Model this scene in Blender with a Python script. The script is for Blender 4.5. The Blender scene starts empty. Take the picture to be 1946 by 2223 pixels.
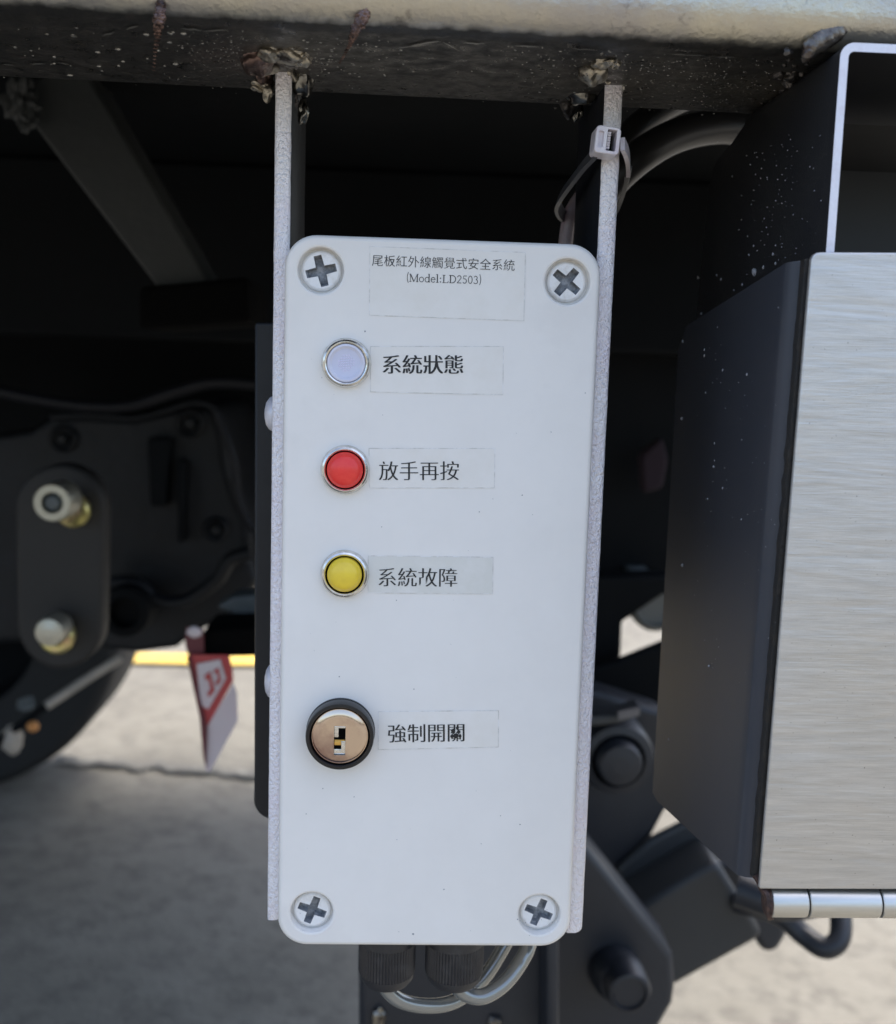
import bpy, bmesh, math, random
from mathutils import Vector, Matrix, noise
from mathutils.geometry import tessellate_polygon
random.seed(7)
SC = bpy.context.scene
COL = SC.collection
R = math.radians
# ------------------------------------------------------------------ camera
W, H, F = 1946.0, 2223.0, 2400.0          # the photograph's frame; focal length in its pixels
CAM = Vector((-0.01017, -0.28440, 0.06241))
ROT = (R(82.60), R(-1.72), R(-2.41))
SC.render.resolution_x, SC.render.resolution_y = 896, 1024
cd = bpy.data.cameras.new('camera'); cam = bpy.data.objects.new('camera', cd); COL.objects.link(cam)
cd.sensor_fit = 'HORIZONTAL'; cd.sensor_width = 36; cd.lens = F / W * 36
cd.clip_start = 0.01; cd.clip_end = 400
cd.dof.use_dof = True; cd.dof.focus_distance = 0.283; cd.dof.aperture_fstop = 18.5; cd.dof.aperture_blades = 0
SC.camera = cam
# ------------------------------------------------------------------ world, sun, exposure
SUN_EL, SUN_AZ = R(68), R(35)             # azimuth measured clockwise from +Y: high sun behind the truck, to the right
w = bpy.data.worlds.new('World'); SC.world = w; w.use_nodes = True
nt = w.node_tree; nt.nodes.clear()
sky = nt.nodes.new('ShaderNodeTexSky'); sky.sky_type = 'NISHITA'; sky.sun_disc = False
sky.sun_elevation = SUN_EL; sky.sun_rotation = SUN_AZ; sky.dust_density = 4.0; sky.air_density = 1.0; sky.ozone_density = 1.0
bg = nt.nodes.new('ShaderNodeBackground'); bg.inputs['Strength'].default_value = 0.15
wo = nt.nodes.new('ShaderNodeOutputWorld')
nt.links.new(sky.outputs[0], bg.inputs[0]); nt.links.new(bg.outputs[0], wo.inputs[0])
sl = bpy.data.lights.new('sun', 'SUN'); sl.energy = 2.0; sl.angle = R(24); sl.color = (1, .955, .90)
so = bpy.data.objects.new('sun', sl); COL.objects.link(so)
sd = Vector((math.sin(SUN_AZ) * math.cos(SUN_EL), math.cos(SUN_AZ) * math.cos(SUN_EL), math.sin(SUN_EL)))
so.rotation_euler = sd.to_track_quat('Z', 'Y').to_euler(); so.location = sd * 5
SC.view_settings.view_transform = 'Standard'; SC.view_settings.look = 'None'
SC.view_settings.exposure = 1.58; SC.view_settings.gamma = 1
SC.cycles.use_denoising = True; SC.cycles.max_bounces = 8; SC.cycles.sample_clamp_indirect = 4

# ------------------------------------------------------------------ measuring: photo point + one known coordinate -> place
from mathutils import Euler
cam.location = CAM; cam.rotation_euler = ROT
MR = Euler(ROT, 'XYZ').to_matrix()
def ray(x, y): return MR @ Vector(((x - W / 2) / F, -(y - H / 2) / F, -1))
def at(x, y, Y=0.0): d = ray(x, y); return CAM + d * ((Y - CAM.y) / d.y)
def atX(x, y, X): d = ray(x, y); return CAM + d * ((X - CAM.x) / d.x)
def atZ(x, y, Z): d = ray(x, y); return CAM + d * ((Z - CAM.z) / d.z)
GZ = -0.80                                # the ground
def px(n, Y=0.0): return n * (Y - CAM.y) / F   # size of n photo pixels at depth Y

# ------------------------------------------------------------------ materials
def mat(name, col, rough=.5, metal=0.0, var=None, rvar=None, bump=None, bump2=None, stretch=(1, 1, 1), coat=0.0, dirt=None, spec=.5, aniso=0):
    """var=(scale, colour2, lo, hi); rvar=(scale, rough2); bump=(scale, distance[m], strength); dirt=(scale, colour, lo, hi)"""
    m = bpy.data.materials.new(name); m.use_nodes = True
    n, l = m.node_tree.nodes, m.node_tree.links
    b = n['Principled BSDF']; fill(n, l, b, col, rough, metal, var, rvar, bump, bump2, stretch, coat, dirt, spec, aniso)
    return m
def fill(n, l, b, col, rough=.5, metal=0.0, var=None, rvar=None, bump=None, bump2=None, stretch=(1, 1, 1), coat=0.0, dirt=None, spec=.5, aniso=0):
    b.inputs['Roughness'].default_value = rough; b.inputs['Metallic'].default_value = metal
    b.inputs['Coat Weight'].default_value = coat; b.inputs['Coat Roughness'].default_value = .15
    b.inputs['Specular IOR Level'].default_value = spec; b.inputs['Anisotropic'].default_value = aniso
    b.inputs['Base Color'].default_value = (*col, 1)
    tc = n.new('ShaderNodeTexCoord'); mp = n.new('ShaderNodeMapping'); mp.inputs['Scale'].default_value = stretch
    l.new(tc.outputs['Object'], mp.inputs[0])
    def nz(scale, det=5, rg=.6, off=0.0):
        t = n.new('ShaderNodeTexNoise'); t.inputs['Scale'].default_value = scale; t.inputs['Detail'].default_value = det
        t.inputs['Roughness'].default_value = rg
        if off:
            a = n.new('ShaderNodeVectorMath'); a.operation = 'ADD'; a.inputs[1].default_value = (off, off * 2, -off)
            l.new(mp.outputs[0], a.inputs[0]); l.new(a.outputs[0], t.inputs[0])
        else: l.new(mp.outputs[0], t.inputs[0])
        return t.outputs[0]
    def ramp(src, lo, hi):
        r = n.new('ShaderNodeMapRange'); r.inputs[1].default_value = lo; r.inputs[2].default_value = hi
        l.new(src, r.inputs[0]); return r.outputs[0]
    cur = None
    for k, v in enumerate((var, dirt)):
        if not v: continue
        mx = n.new('ShaderNodeMix'); mx.data_type = 'RGBA'
        l.new(ramp(nz(v[0], 8, .65, 3.1 * k + .7), v[2], v[3]), mx.inputs[0])
        if cur is None: mx.inputs[6].default_value = (*col, 1)
        else: l.new(cur, mx.inputs[6])
        mx.inputs[7].default_value = (*v[1], 1); cur = mx.outputs[2]
    if cur: l.new(cur, b.inputs['Base Color'])
    if rvar:
        r = n.new('ShaderNodeMapRange'); r.inputs[1].default_value = .35; r.inputs[2].default_value = .65
        r.inputs[3].default_value = rough; r.inputs[4].default_value = rvar[1]
        l.new(nz(rvar[0], 5, .6, 9.3), r.inputs[0]); l.new(r.outputs[0], b.inputs['Roughness'])
    prev = None
    for k, v in enumerate((bump, bump2)):
        if not v: continue
        bp = n.new('ShaderNodeBump'); bp.inputs['Distance'].default_value = v[1]; bp.inputs['Strength'].default_value = v[2]
        l.new(nz(v[0], 3, .55, 5.5 * k + 1.3), bp.inputs['Height'])
        if prev: l.new(prev, bp.inputs['Normal'])
        prev = bp.outputs[0]
    if prev: l.new(prev, b.inputs['Normal'])
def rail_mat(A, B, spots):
    """silver in front, near-black underneath: the two colours meet along the lower front corner"""
    m = bpy.data.materials.new('rail_silver_and_black'); m.use_nodes = True
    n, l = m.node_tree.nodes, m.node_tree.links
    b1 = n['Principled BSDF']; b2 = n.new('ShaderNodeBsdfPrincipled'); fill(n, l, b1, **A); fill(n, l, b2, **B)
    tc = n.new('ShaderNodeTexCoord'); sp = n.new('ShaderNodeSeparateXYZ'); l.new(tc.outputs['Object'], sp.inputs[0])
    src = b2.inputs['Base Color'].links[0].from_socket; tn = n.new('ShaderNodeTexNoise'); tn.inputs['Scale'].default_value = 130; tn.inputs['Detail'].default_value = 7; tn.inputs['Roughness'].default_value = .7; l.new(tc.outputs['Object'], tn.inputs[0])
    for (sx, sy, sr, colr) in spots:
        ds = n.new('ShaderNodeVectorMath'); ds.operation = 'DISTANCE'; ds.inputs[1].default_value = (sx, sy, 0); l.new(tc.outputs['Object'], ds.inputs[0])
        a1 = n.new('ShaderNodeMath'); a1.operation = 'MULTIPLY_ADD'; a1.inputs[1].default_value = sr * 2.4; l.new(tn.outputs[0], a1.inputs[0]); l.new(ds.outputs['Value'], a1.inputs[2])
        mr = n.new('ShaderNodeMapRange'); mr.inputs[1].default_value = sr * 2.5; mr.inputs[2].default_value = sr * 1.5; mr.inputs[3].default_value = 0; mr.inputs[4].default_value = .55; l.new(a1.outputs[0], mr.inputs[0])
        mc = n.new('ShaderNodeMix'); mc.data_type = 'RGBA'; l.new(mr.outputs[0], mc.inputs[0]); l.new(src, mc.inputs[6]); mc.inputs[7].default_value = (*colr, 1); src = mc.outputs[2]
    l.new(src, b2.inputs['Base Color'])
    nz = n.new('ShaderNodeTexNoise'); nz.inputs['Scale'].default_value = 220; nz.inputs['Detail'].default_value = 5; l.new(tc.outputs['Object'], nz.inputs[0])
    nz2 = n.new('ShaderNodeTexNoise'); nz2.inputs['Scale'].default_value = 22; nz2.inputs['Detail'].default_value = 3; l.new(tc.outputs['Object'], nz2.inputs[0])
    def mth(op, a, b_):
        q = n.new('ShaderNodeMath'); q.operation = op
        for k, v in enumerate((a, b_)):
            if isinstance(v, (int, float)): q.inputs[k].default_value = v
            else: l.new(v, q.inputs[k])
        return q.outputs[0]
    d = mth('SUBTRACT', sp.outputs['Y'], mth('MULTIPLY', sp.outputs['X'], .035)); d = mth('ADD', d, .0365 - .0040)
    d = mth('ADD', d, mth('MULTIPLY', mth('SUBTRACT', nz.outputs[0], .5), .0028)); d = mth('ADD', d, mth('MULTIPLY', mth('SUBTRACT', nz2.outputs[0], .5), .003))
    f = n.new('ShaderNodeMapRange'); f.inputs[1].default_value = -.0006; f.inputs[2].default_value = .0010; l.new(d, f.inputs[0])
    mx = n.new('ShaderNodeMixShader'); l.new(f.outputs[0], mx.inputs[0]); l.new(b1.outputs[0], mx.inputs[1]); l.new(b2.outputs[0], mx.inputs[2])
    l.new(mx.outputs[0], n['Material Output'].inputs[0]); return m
def steel_mat():
    m = bpy.data.materials.new('brushed_stainless'); m.use_nodes = True; n, l = m.node_tree.nodes, m.node_tree.links
    b = n['Principled BSDF']; b.inputs['Metallic'].default_value = .88
    tc = n.new('ShaderNodeTexCoord')
    def nz(sc, scale=1, det=4, rg=.6, dist=0):
        mp = n.new('ShaderNodeMapping'); mp.inputs['Scale'].default_value = sc; l.new(tc.outputs['Object'], mp.inputs[0])
        t = n.new('ShaderNodeTexNoise'); t.inputs['Scale'].default_value = scale; t.inputs['Detail'].default_value = det; t.inputs['Roughness'].default_value = rg; t.inputs['Distortion'].default_value = dist
        l.new(mp.outputs[0], t.inputs[0]); return t.outputs[0]
    def rng(src, a, b_, c, d):
        r = n.new('ShaderNodeMapRange'); r.inputs[1].default_value = a; r.inputs[2].default_value = b_; r.inputs[3].default_value = c; r.inputs[4].default_value = d; l.new(src, r.inputs[0]); return r.outputs[0]
    fine = nz((130, 300, 4200)); mid = nz((75, 100, 1500), 1, 6); wavy = nz((30, 30, 170), 1, 3, .5, .6); big = nz((14, 14, 20))
    mx = n.new('ShaderNodeMix'); mx.data_type = 'RGBA'; mx.inputs[6].default_value = (.63, .615, .59, 1); mx.inputs[7].default_value = (.51, .50, .48, 1)
    l.new(rng(nz((55, 100, 700), 1, 7, .7), .36, .66, 0, 1), mx.inputs[0])
    pit = n.new('ShaderNodeMix'); pit.data_type = 'RGBA'; pit.inputs[7].default_value = (.10, .085, .06, 1); l.new(mx.outputs[2], pit.inputs[6])
    l.new(rng(nz((1, 1, 1), 1500, 2), .695, .735, 0, .85), pit.inputs[0]); l.new(pit.outputs[2], b.inputs['Base Color'])
    l.new(rng(big, .3, .7, .34, .50), b.inputs['Roughness'])
    b1 = n.new('ShaderNodeBump'); b1.inputs['Distance'].default_value = .00012; b1.inputs['Strength'].default_value = .5; l.new(fine, b1.inputs['Height'])
    b2 = n.new('ShaderNodeBump'); b2.inputs['Distance'].default_value = .00022; b2.inputs['Strength'].default_value = .22; l.new(mid, b2.inputs['Height']); l.new(b1.outputs[0], b2.inputs['Normal'])
    b3 = n.new('ShaderNodeBump'); b3.inputs['Distance'].default_value = .0010; b3.inputs['Strength'].default_value = .30; l.new(wavy, b3.inputs['Height']); l.new(b2.outputs[0], b3.inputs['Normal'])
    l.new(b3.outputs[0], b.inputs['Normal']); return m
M = {}
M['abs'] = mat('white_plastic', (.82, .79, .745), .42, var=(45, (.785, .755, .71), .40, .70), bump=(2600, .00002, .25), dirt=(22, (.73, .70, .66), .60, .82))
M['abs_dirty'] = mat('white_plastic_scuffed', (.80, .79, .77), .38, var=(300, (.62, .59, .54), .52, .76), bump=(900, .0001, .5))
M['grime_shade'] = mat('slot_grime_shade', (.16, .17, .185), .6, var=(700, (.36, .37, .38), .42, .66))  # dirt in the slots, with the recess shade added to the grey
M['tape'] = mat('aged_clear_tape', (.81, .78, .73), .36, var=(110, (.775, .74, .68), .42, .66), bump=(500, .00004, .35))
M['tape_edge'] = mat('tape_edge_dirt', (.56, .53, .48), .6, var=(260, (.79, .775, .75), .38, .58))
M['ink'] = mat('black_print', (.012, .012, .013), .55)
M['chrome'] = mat('nickel_plate', (.78, .77, .74), .13, 1.0, var=(700, (.55, .54, .50), .45, .7), rvar=(500, .28))
M['lockface'] = mat('polished_key_face', (.68, .55, .44), .12, 1.0, var=(55, (.36, .25, .22), .42, .60), bump=(420, .00012, .22))  # brown tint on the nickel stands in for a warm reflection
M['brass'] = mat('brass', (.75, .47, .14), .3, 1.0)
M['blackplastic'] = mat('black_gloss_plastic', (.007, .0075, .009), .24)
M['blackrubber'] = mat('black_nylon', (.022, .022, .025), .45, bump=(1500, .0001, .3), var=(300, (.05, .05, .052), .5, .75))
M['black'] = mat('deep_black', (.003, .003, .003), .9, spec=.05)
M['red'] = mat('red_button_plastic', (.86, .040, .034), .26, var=(300, (.90, .06, .045), .4, .65))
M['yellow'] = mat('yellow_button_plastic', (.88, .64, .05), .28, var=(300, (.82, .58, .05), .4, .65))
M['lens'] = mat('pale_lamp_lens', (.66, .66, .76), .22, coat=.4)
M['lens_in'] = mat('blue_tinted_lens_core', (.60, .61, .74), .3)
M['lens_grid'] = mat('lens_grid', (.66, .64, .80), .3)
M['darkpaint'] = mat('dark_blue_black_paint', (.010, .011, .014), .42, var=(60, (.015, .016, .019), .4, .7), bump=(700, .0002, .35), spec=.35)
M['beamside'] = mat('charcoal_beam_paint', (.019, .019, .021), .46, var=(60, (.026, .026, .026), .4, .7), bump=(1500, .0002, .5), spec=.4)
M['sidepaint'] = mat('charcoal_satin_paint', (.034, .038, .048), .44, var=(30, (.042, .044, .053), .35, .7), bump=(1600, .00008, .3), spec=.4)
M['silverpaint'] = mat('hammered_silver_paint', (.93, .90, .91), .33, .15, var=(90, (.90, .83, .87), .42, .66), bump=(1200, .0010, .9), bump2=(2800, .0003, .7), dirt=(800, (.62, .57, .60), .62, .74), stretch=(1, 1, .8))
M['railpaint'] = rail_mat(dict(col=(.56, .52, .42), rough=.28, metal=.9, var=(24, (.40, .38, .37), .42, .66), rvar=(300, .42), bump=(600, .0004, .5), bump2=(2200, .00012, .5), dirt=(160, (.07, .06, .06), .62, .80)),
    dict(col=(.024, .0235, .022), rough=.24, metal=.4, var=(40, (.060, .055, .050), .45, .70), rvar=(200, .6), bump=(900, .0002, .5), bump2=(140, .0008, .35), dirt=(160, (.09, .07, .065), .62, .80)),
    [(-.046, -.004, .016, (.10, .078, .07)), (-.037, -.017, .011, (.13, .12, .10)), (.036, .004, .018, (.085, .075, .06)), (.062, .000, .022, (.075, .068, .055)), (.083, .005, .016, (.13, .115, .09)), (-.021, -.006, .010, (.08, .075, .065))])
M['rimpaint'] = mat('white_silver_edge', (.74, .73, .78), .4, .2, bump=(900, .0002, .4), var=(200, (.66, .62, .66), .5, .7))
M['weld'] = mat('weld_metal', (.42, .38, .31), .24, .9, var=(220, (.08, .065, .055), .52, .62), rvar=(300, .5), bump=(600, .0006, .7), dirt=(260, (.55, .47, .33), .57, .68))
M['weld_dark'] = mat('burnt_weld_metal', (.055, .05, .048), .33, .7, var=(200, (.14, .125, .11), .5, .7), bump=(600, .0006, .7))
M['weld_grey'] = mat('grey_weld', (.20, .18, .155), .30, .8, var=(150, (.07, .055, .05), .45, .62), bump=(600, .0006, .6))
M['weld_silver'] = mat('dark_silver_weld', (.26, .25, .22), .22, .95, var=(200, (.07, .06, .055), .46, .62), bump=(350, .0005, .6))
M['weld_brown'] = mat('heat_browned_weld', (.19, .125, .105), .30, .8, var=(160, (.06, .04, .035), .42, .6), bump=(500, .0006, .7))
M['spatter'] = mat('weld_spatter', (.40, .39, .36), .35, .8)
M['droplet'] = mat('pale_paint_droplet', (.34, .34, .36), .4)
M['steel'] = steel_mat()
M['hinge'] = mat('hinge_steel', (.66, .645, .60), .42, .95, var=(1, (.56, .55, .50), .4, .7), bump=(1, .0001, .3), stretch=(40, 400, 400))
M['rust'] = mat('rusty_edge', (.10, .055, .04), .7, .3, var=(500, (.035, .022, .02), .4, .6), bump=(900, .0006, .8))
M['seal'] = mat('black_rubber_seal', (.010, .009, .008), .6, var=(300, (.03, .022, .014), .5, .7), bump=(900, .0003, .5))
M['hose'] = mat('black_rubber_hose', (.030, .029, .029), .34, bump=(500, .0001, .3))
M['cable'] = mat('grey_pvc_cable', (.27, .275, .26), .16, .5, var=(200, (.28, .28, .26), .5, .7), coat=.6)
M['tie'] = mat('clear_white_nylon', (.78, .74, .78), .30, var=(300, (.66, .58, .64), .45, .7))
M['tie_shaded'] = mat('nylon_strap_shaded', (.075, .075, .08), .3)  # same nylon as the tie, with the shade put into its colour
M['pink'] = mat('pale_pink_reflection', (.34, .22, .23), .4, var=(90, (.42, .36, .36), .4, .6))
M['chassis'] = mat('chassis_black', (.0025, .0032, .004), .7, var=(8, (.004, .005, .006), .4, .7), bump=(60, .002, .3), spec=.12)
M['grey_dark'] = mat('worn_black_steel', (.026, .029, .029), .50, var=(14, (.035, .037, .036), .4, .7), bump=(120, .001, .4), spec=.4)
M['plate_dark'] = mat('warm_black_plate', (.008, .0075, .007), .6, var=(30, (.011, .010, .0095), .4, .7))
M['cast'] = mat('cast_iron_blue_black', (.0035, .004, .005), .55, var=(20, (.007, .008, .010), .4, .7), bump=(60, .003, .6), spec=.3)
M['armpaint'] = mat('satin_navy_black', (.012, .0145, .020), .46, var=(14, (.017, .020, .026), .4, .7), bump=(90, .001, .3))
M['armgrey'] = mat('satin_grey_green_black', (.025, .028, .031), .5, var=(14, (.031, .034, .036), .4, .7))
M['zinc'] = mat('zinc_plate', (.44, .43, .37), .38, .8, var=(60, (.34, .33, .26), .4, .7))
M['zincy'] = mat('yellow_zinc', (.62, .56, .22), .35, .8, var=(50, (.55, .30, .30), .5, .7))
M['tyre'] = mat('tyre_rubber', (.014, .013, .012), .8, bump=(60, .004, .5))
M['bar'] = mat('tan_painted_rod', (.36, .32, .27), .5, var=(30, (.25, .23, .20), .4, .7))
M['tagred'] = mat('red_reflective_tape', (.42, .06, .055), .5, .0, var=(40, (.40, .03, .04), .4, .7))
M['tagwhite'] = mat('white_reflective_tape', (.56, .50, .51), .5, .0, var=(25, (.58, .46, .48), .4, .7))
M['tagdark'] = mat('dark_red_ribbon', (.10, .012, .018), .5)
M['greyblue'] = mat('grey_blue_plastic', (.085, .10, .105), .5, var=(20, (.05, .06, .065), .4, .7))
M['greyblue_dark'] = mat('dusty_grey_hose', (.008, .008, .010), .6, var=(20, (.022, .02, .025), .5, .7), spec=.2)
M['hose_dark'] = mat('black_air_line', (.007, .007, .009), .5, spec=.2)
M['line'] = mat('yellow_road_paint', (.60, .40, .045), .7, var=(9, (.42, .30, .08), .45, .7))
M['joint'] = mat('dark_ground_joint', (.12, .115, .10), .9, var=(9, (.30, .29, .25), .48, .62))
def ground_mat():
    m = mat('stained_concrete', (.155, .146, .120), .85, var=(5.0, (.135, .126, .102), .42, .58), dirt=(24, (.085, .078, .064), .47, .70), bump=(120, .004, .5), bump2=(14, .01, .4))
    return m
M['ground'] = ground_mat()

# ------------------------------------------------------------------ building helpers
def thing(name, label, cat, loc=(0, 0, 0), group=None):
    o = bpy.data.objects.new(name, None); COL.objects.link(o); o.location = loc; o.empty_display_size = .01
    o['label'] = label; o['category'] = cat
    if group: o['group'] = group
    return o
class MB:
    def __init__(s): s.v, s.f, s.mi = [], [], []
    def add(s, vs, fs, mi=0):
        k = len(s.v); s.v += [Vector(p) for p in vs]; s.f += [tuple(i + k for i in q) for q in fs]; s.mi += [mi] * len(fs); return s
    def prism(s, a, b, mi=0, cap=True):          # a, b: matching outlines
        n = len(a); fs = [(i, (i + 1) % n, n + (i + 1) % n, n + i) for i in range(n)]
        if cap: fs += [tuple(range(n))[::-1], tuple(range(n, 2 * n))]
        return s.add(list(a) + list(b), fs, mi)
    def rings(s, rs, mi=0, cap0=False, cap1=False, closed=True):
        n = len(rs[0]); vs = [p for r in rs for p in r]; fs = []
        for k in range(len(rs) - 1):
            for i in range(n if closed else n - 1):
                j = (i + 1) % n; fs.append((k * n + i, k * n + j, (k + 1) * n + j, (k + 1) * n + i))
        if cap0: fs.append(tuple(range(n))[::-1])
        if cap1: fs.append(tuple((len(rs) - 1) * n + i for i in range(n)))
        return s.add(vs, fs, mi)
    def lathe(s, o, ax, prof, seg=40, mi=0, cap0=False, cap1=True, rib=None):
        ax = Vector(ax).normalized(); u = ax.orthogonal().normalized(); v = ax.cross(u); o = Vector(o)
        rs = []
        for r, h in prof:
            ring = []
            for i in range(seg):
                a = 2 * math.pi * i / seg; rr = r * (1 + (rib if (rib and i % 2) else 0))
                ring.append(o + ax * h + (u * math.cos(a) + v * math.sin(a)) * rr)
            rs.append(ring)
        return s.rings(rs, mi, cap0, cap1)
    def box(s, lo, hi, mi=0):
        x0, y0, z0 = lo; x1, y1, z1 = hi
        return s.prism([(x0, y0, z0), (x1, y0, z0), (x1, y0, z1), (x0, y0, z1)], [(x0, y1, z0), (x1, y1, z0), (x1, y1, z1), (x0, y1, z1)], mi)
    def tube(s, pts, r, seg=16, mi=0, cap=True):
        pts = [Vector(p) for p in pts]; rr = r if isinstance(r, (list, tuple)) else [r] * len(pts)
        t = (pts[1] - pts[0]).normalized(); u = t.orthogonal().normalized(); rs = []
        for i, p in enumerate(pts):
            a = pts[max(0, i - 1)]; b = pts[min(len(pts) - 1, i + 1)]; t = (b - a).normalized()
            u = (u - t * u.dot(t)).normalized(); v = t.cross(u)
            rs.append([p + (u * math.cos(2 * math.pi * k / seg) + v * math.sin(2 * math.pi * k / seg)) * rr[i] for k in range(seg)])
        return s.rings(rs, mi, cap, cap)
    def ribbon(s, pts, nrm, wdt, th, mi=0):       # flat strap: nrm = width directions
        rs = []
        for i, p in enumerate(pts):
            a = Vector(pts[max(0, i - 1)]); b = Vector(pts[min(len(pts) - 1, i + 1)]); t = (b - a).normalized()
            wv = Vector(nrm[i] if isinstance(nrm, list) else nrm); wv = (wv - t * wv.dot(t)).normalized() * wdt / 2; nv = t.cross(wv).normalized() * th / 2
            p = Vector(p); rs.append([p - wv - nv, p + wv - nv, p + wv + nv, p - wv + nv])
        return s.rings(rs, mi, True, True)
    def ball(s, c, rad, seed=0, amp=.25, fr=2.0, sub=3, mi=0):
        bm = bmesh.new(); bmesh.ops.create_icosphere(bm, subdivisions=sub, radius=1)
        c = Vector(c); rad = Vector(rad) if hasattr(rad, '__len__') else Vector((rad,) * 3); vs = []
        for q in bm.verts:
            k = 1 + amp * (noise.noise(q.co * fr + Vector((seed * 7.3, seed, -seed))) * 1.6 + (.16 * noise.noise(q.co * fr * 2.3 + Vector((seed, 1, 2))) if sub > 3 else 0))
            vs.append(c + Vector((q.co.x * rad.x, q.co.y * rad.y, q.co.z * rad.z)) * k)
        s.add(vs, [tuple(q.index for q in f.verts) for f in bm.faces], mi); bm.free(); return s
    def plate(s, outer, holes, y, mi=0, flip=False):   # flat XZ sheet with holes at depth y
        polys = [[Vector((p[0], p[1], 0)) for p in outer]] + [[Vector((p[0], p[1], 0)) for p in h] for h in holes]
        tris = tessellate_polygon(polys); flat = [p for q in polys for p in q]
        return s.add([(p.x, y, p.y) for p in flat], [tuple(t) for t in tris], mi)
    def build(s, name, mats, parent=None, bevel=0, seg=2, smooth=30, doubles=False):
        L = parent.matrix_world.translation if parent else Vector((0, 0, 0))
        if parent:
            L = Vector((0, 0, 0)); q = parent
            while q: L = L + q.location; q = q.parent
        me = bpy.data.meshes.new(name); me.from_pydata([p - L for p in s.v], [], s.f)
        for m in (mats if isinstance(mats, (list, tuple)) else [mats]): me.materials.append(M[m] if isinstance(m, str) else m)
        for p, k in zip(me.polygons, s.mi): p.material_index = k
        bm = bmesh.new(); bm.from_mesh(me)
        if doubles: bmesh.ops.remove_doubles(bm, verts=bm.verts, dist=1e-6)
        bmesh.ops.recalc_face_normals(bm, faces=bm.faces)
        if bevel:
            es = [e for e in bm.edges if len(e.link_faces) == 2 and e.calc_face_angle(0) > R(35)]
            bmesh.ops.bevel(bm, geom=es, offset=bevel, segments=seg, affect='EDGES', profile=.5, clamp_overlap=True)
        bm.to_mesh(me); bm.free()
        if smooth:
            for p in me.polygons: p.use_smooth = True
            me.set_sharp_from_angle(angle=R(smooth))
        for p in me.polygons:
            if len(p.vertices) > 4 or (abs(p.normal.y) > .99999 and (len(p.vertices) == 3 or p.area > 1e-4)): p.use_smooth = False
        o = bpy.data.objects.new(name, me); COL.objects.link(o)
        if parent: o.parent = parent
        return o
def tag(o, label, cat, group=None):
    o['label'] = label; o['category'] = cat
    if group: o['group'] = group
    return o
def struct(o): o['kind'] = 'structure'; return o
def stuff(o): o['kind'] = 'stuff'; return o
def slab(pts, Y, th, mb=None, mi=0):              # outline given in photo points at depth Y, real thickness th
    mb = mb or MB(); a = [at(x, y, Y) for x, y in pts]; b = [p + Vector((0, th, 0)) for p in a]
    return mb.prism(a, b, mi)
def circ(cx, cz, r, n=40, a0=0): return [(cx + r * math.cos(a0 + 2 * math.pi * i / n), cz + r * math.sin(a0 + 2 * math.pi * i / n)) for i in range(n)]
def rrect(x0, z0, x1, z1, r, n=8):
    out = []
    for cx, cz, a in ((x1 - r, z1 - r, 0), (x0 + r, z1 - r, 90), (x0 + r, z0 + r, 180), (x1 - r, z0 + r, 270)):
        for i in range(n + 1):
            t = R(a + 90 * i / n); out.append((cx + r * math.cos(t), cz + r * math.sin(t)))
    return out
def spline(pts, n=10):                            # Catmull-Rom
    P = [Vector(p) for p in pts]; P = [P[0] * 2 - P[1]] + P + [P[-1] * 2 - P[-2]]; out = []
    for i in range(1, len(P) - 2):
        for k in range(n):
            t = k / n; a, b, c, d = P[i - 1:i + 3]
            out.append(.5 * ((2 * b) + (c - a) * t + (2 * a - 5 * b + 4 * c - d) * t * t + (3 * b - a - 3 * c + d) * t ** 3))
    out.append(P[-2]); return out

# ================================================================== SETTING
g = MB(); N = 60
gx = [-60, -20, -8] + [-4 + 8 * i / 30 for i in range(31)] + [8, 20, 60]
gy = [-60, -20, -6, -2] + [-1 + 6 * i / 30 for i in range(31)] + [8, 20, 60]
vs = [(x, y, GZ + (.006 * noise.noise(Vector((x * 1.3, y * 1.3, 0))) if abs(x) < 5 and -2 < y < 6 else 0)) for y in gy for x in gx]
nx = len(gx); fs = [(j * nx + i, j * nx + i + 1, (j + 1) * nx + i + 1, (j + 1) * nx + i) for j in range(len(gy) - 1) for i in range(nx - 1)]
ground = struct(g.add(vs, fs).build('ground', 'ground'))
mb = MB(); z = GZ + .011
yn, yf_ = atZ(380, 1440, z).y, atZ(380, 1419, z).y
mb.add([(-3, yn, z), (.45, yn, z), (.45, yf_, z), (-3, yf_, z)], [(0, 1, 2, 3)])
line = mb.build('painted_line', 'line', ground)
mb = MB(); a = []; b = []
for i in range(60):
    t = i / 59; q = atZ(120 + 520 * t, 1644 + 40 * t, GZ + .010); wv = .012 + .022 * abs(noise.noise(Vector((i * .35, 0, 3)))); dy = .03 * noise.noise(Vector((i * .22, 4, 0)))
    a.append((q.x, q.y - wv + dy, GZ + .010)); b.append((q.x, q.y + wv + dy, GZ + .010))
mb.add(a + b, [(i, i + 1, 61 + i, 60 + i) for i in range(59)]); mb.build('ground_joint', 'joint', ground)

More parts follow.
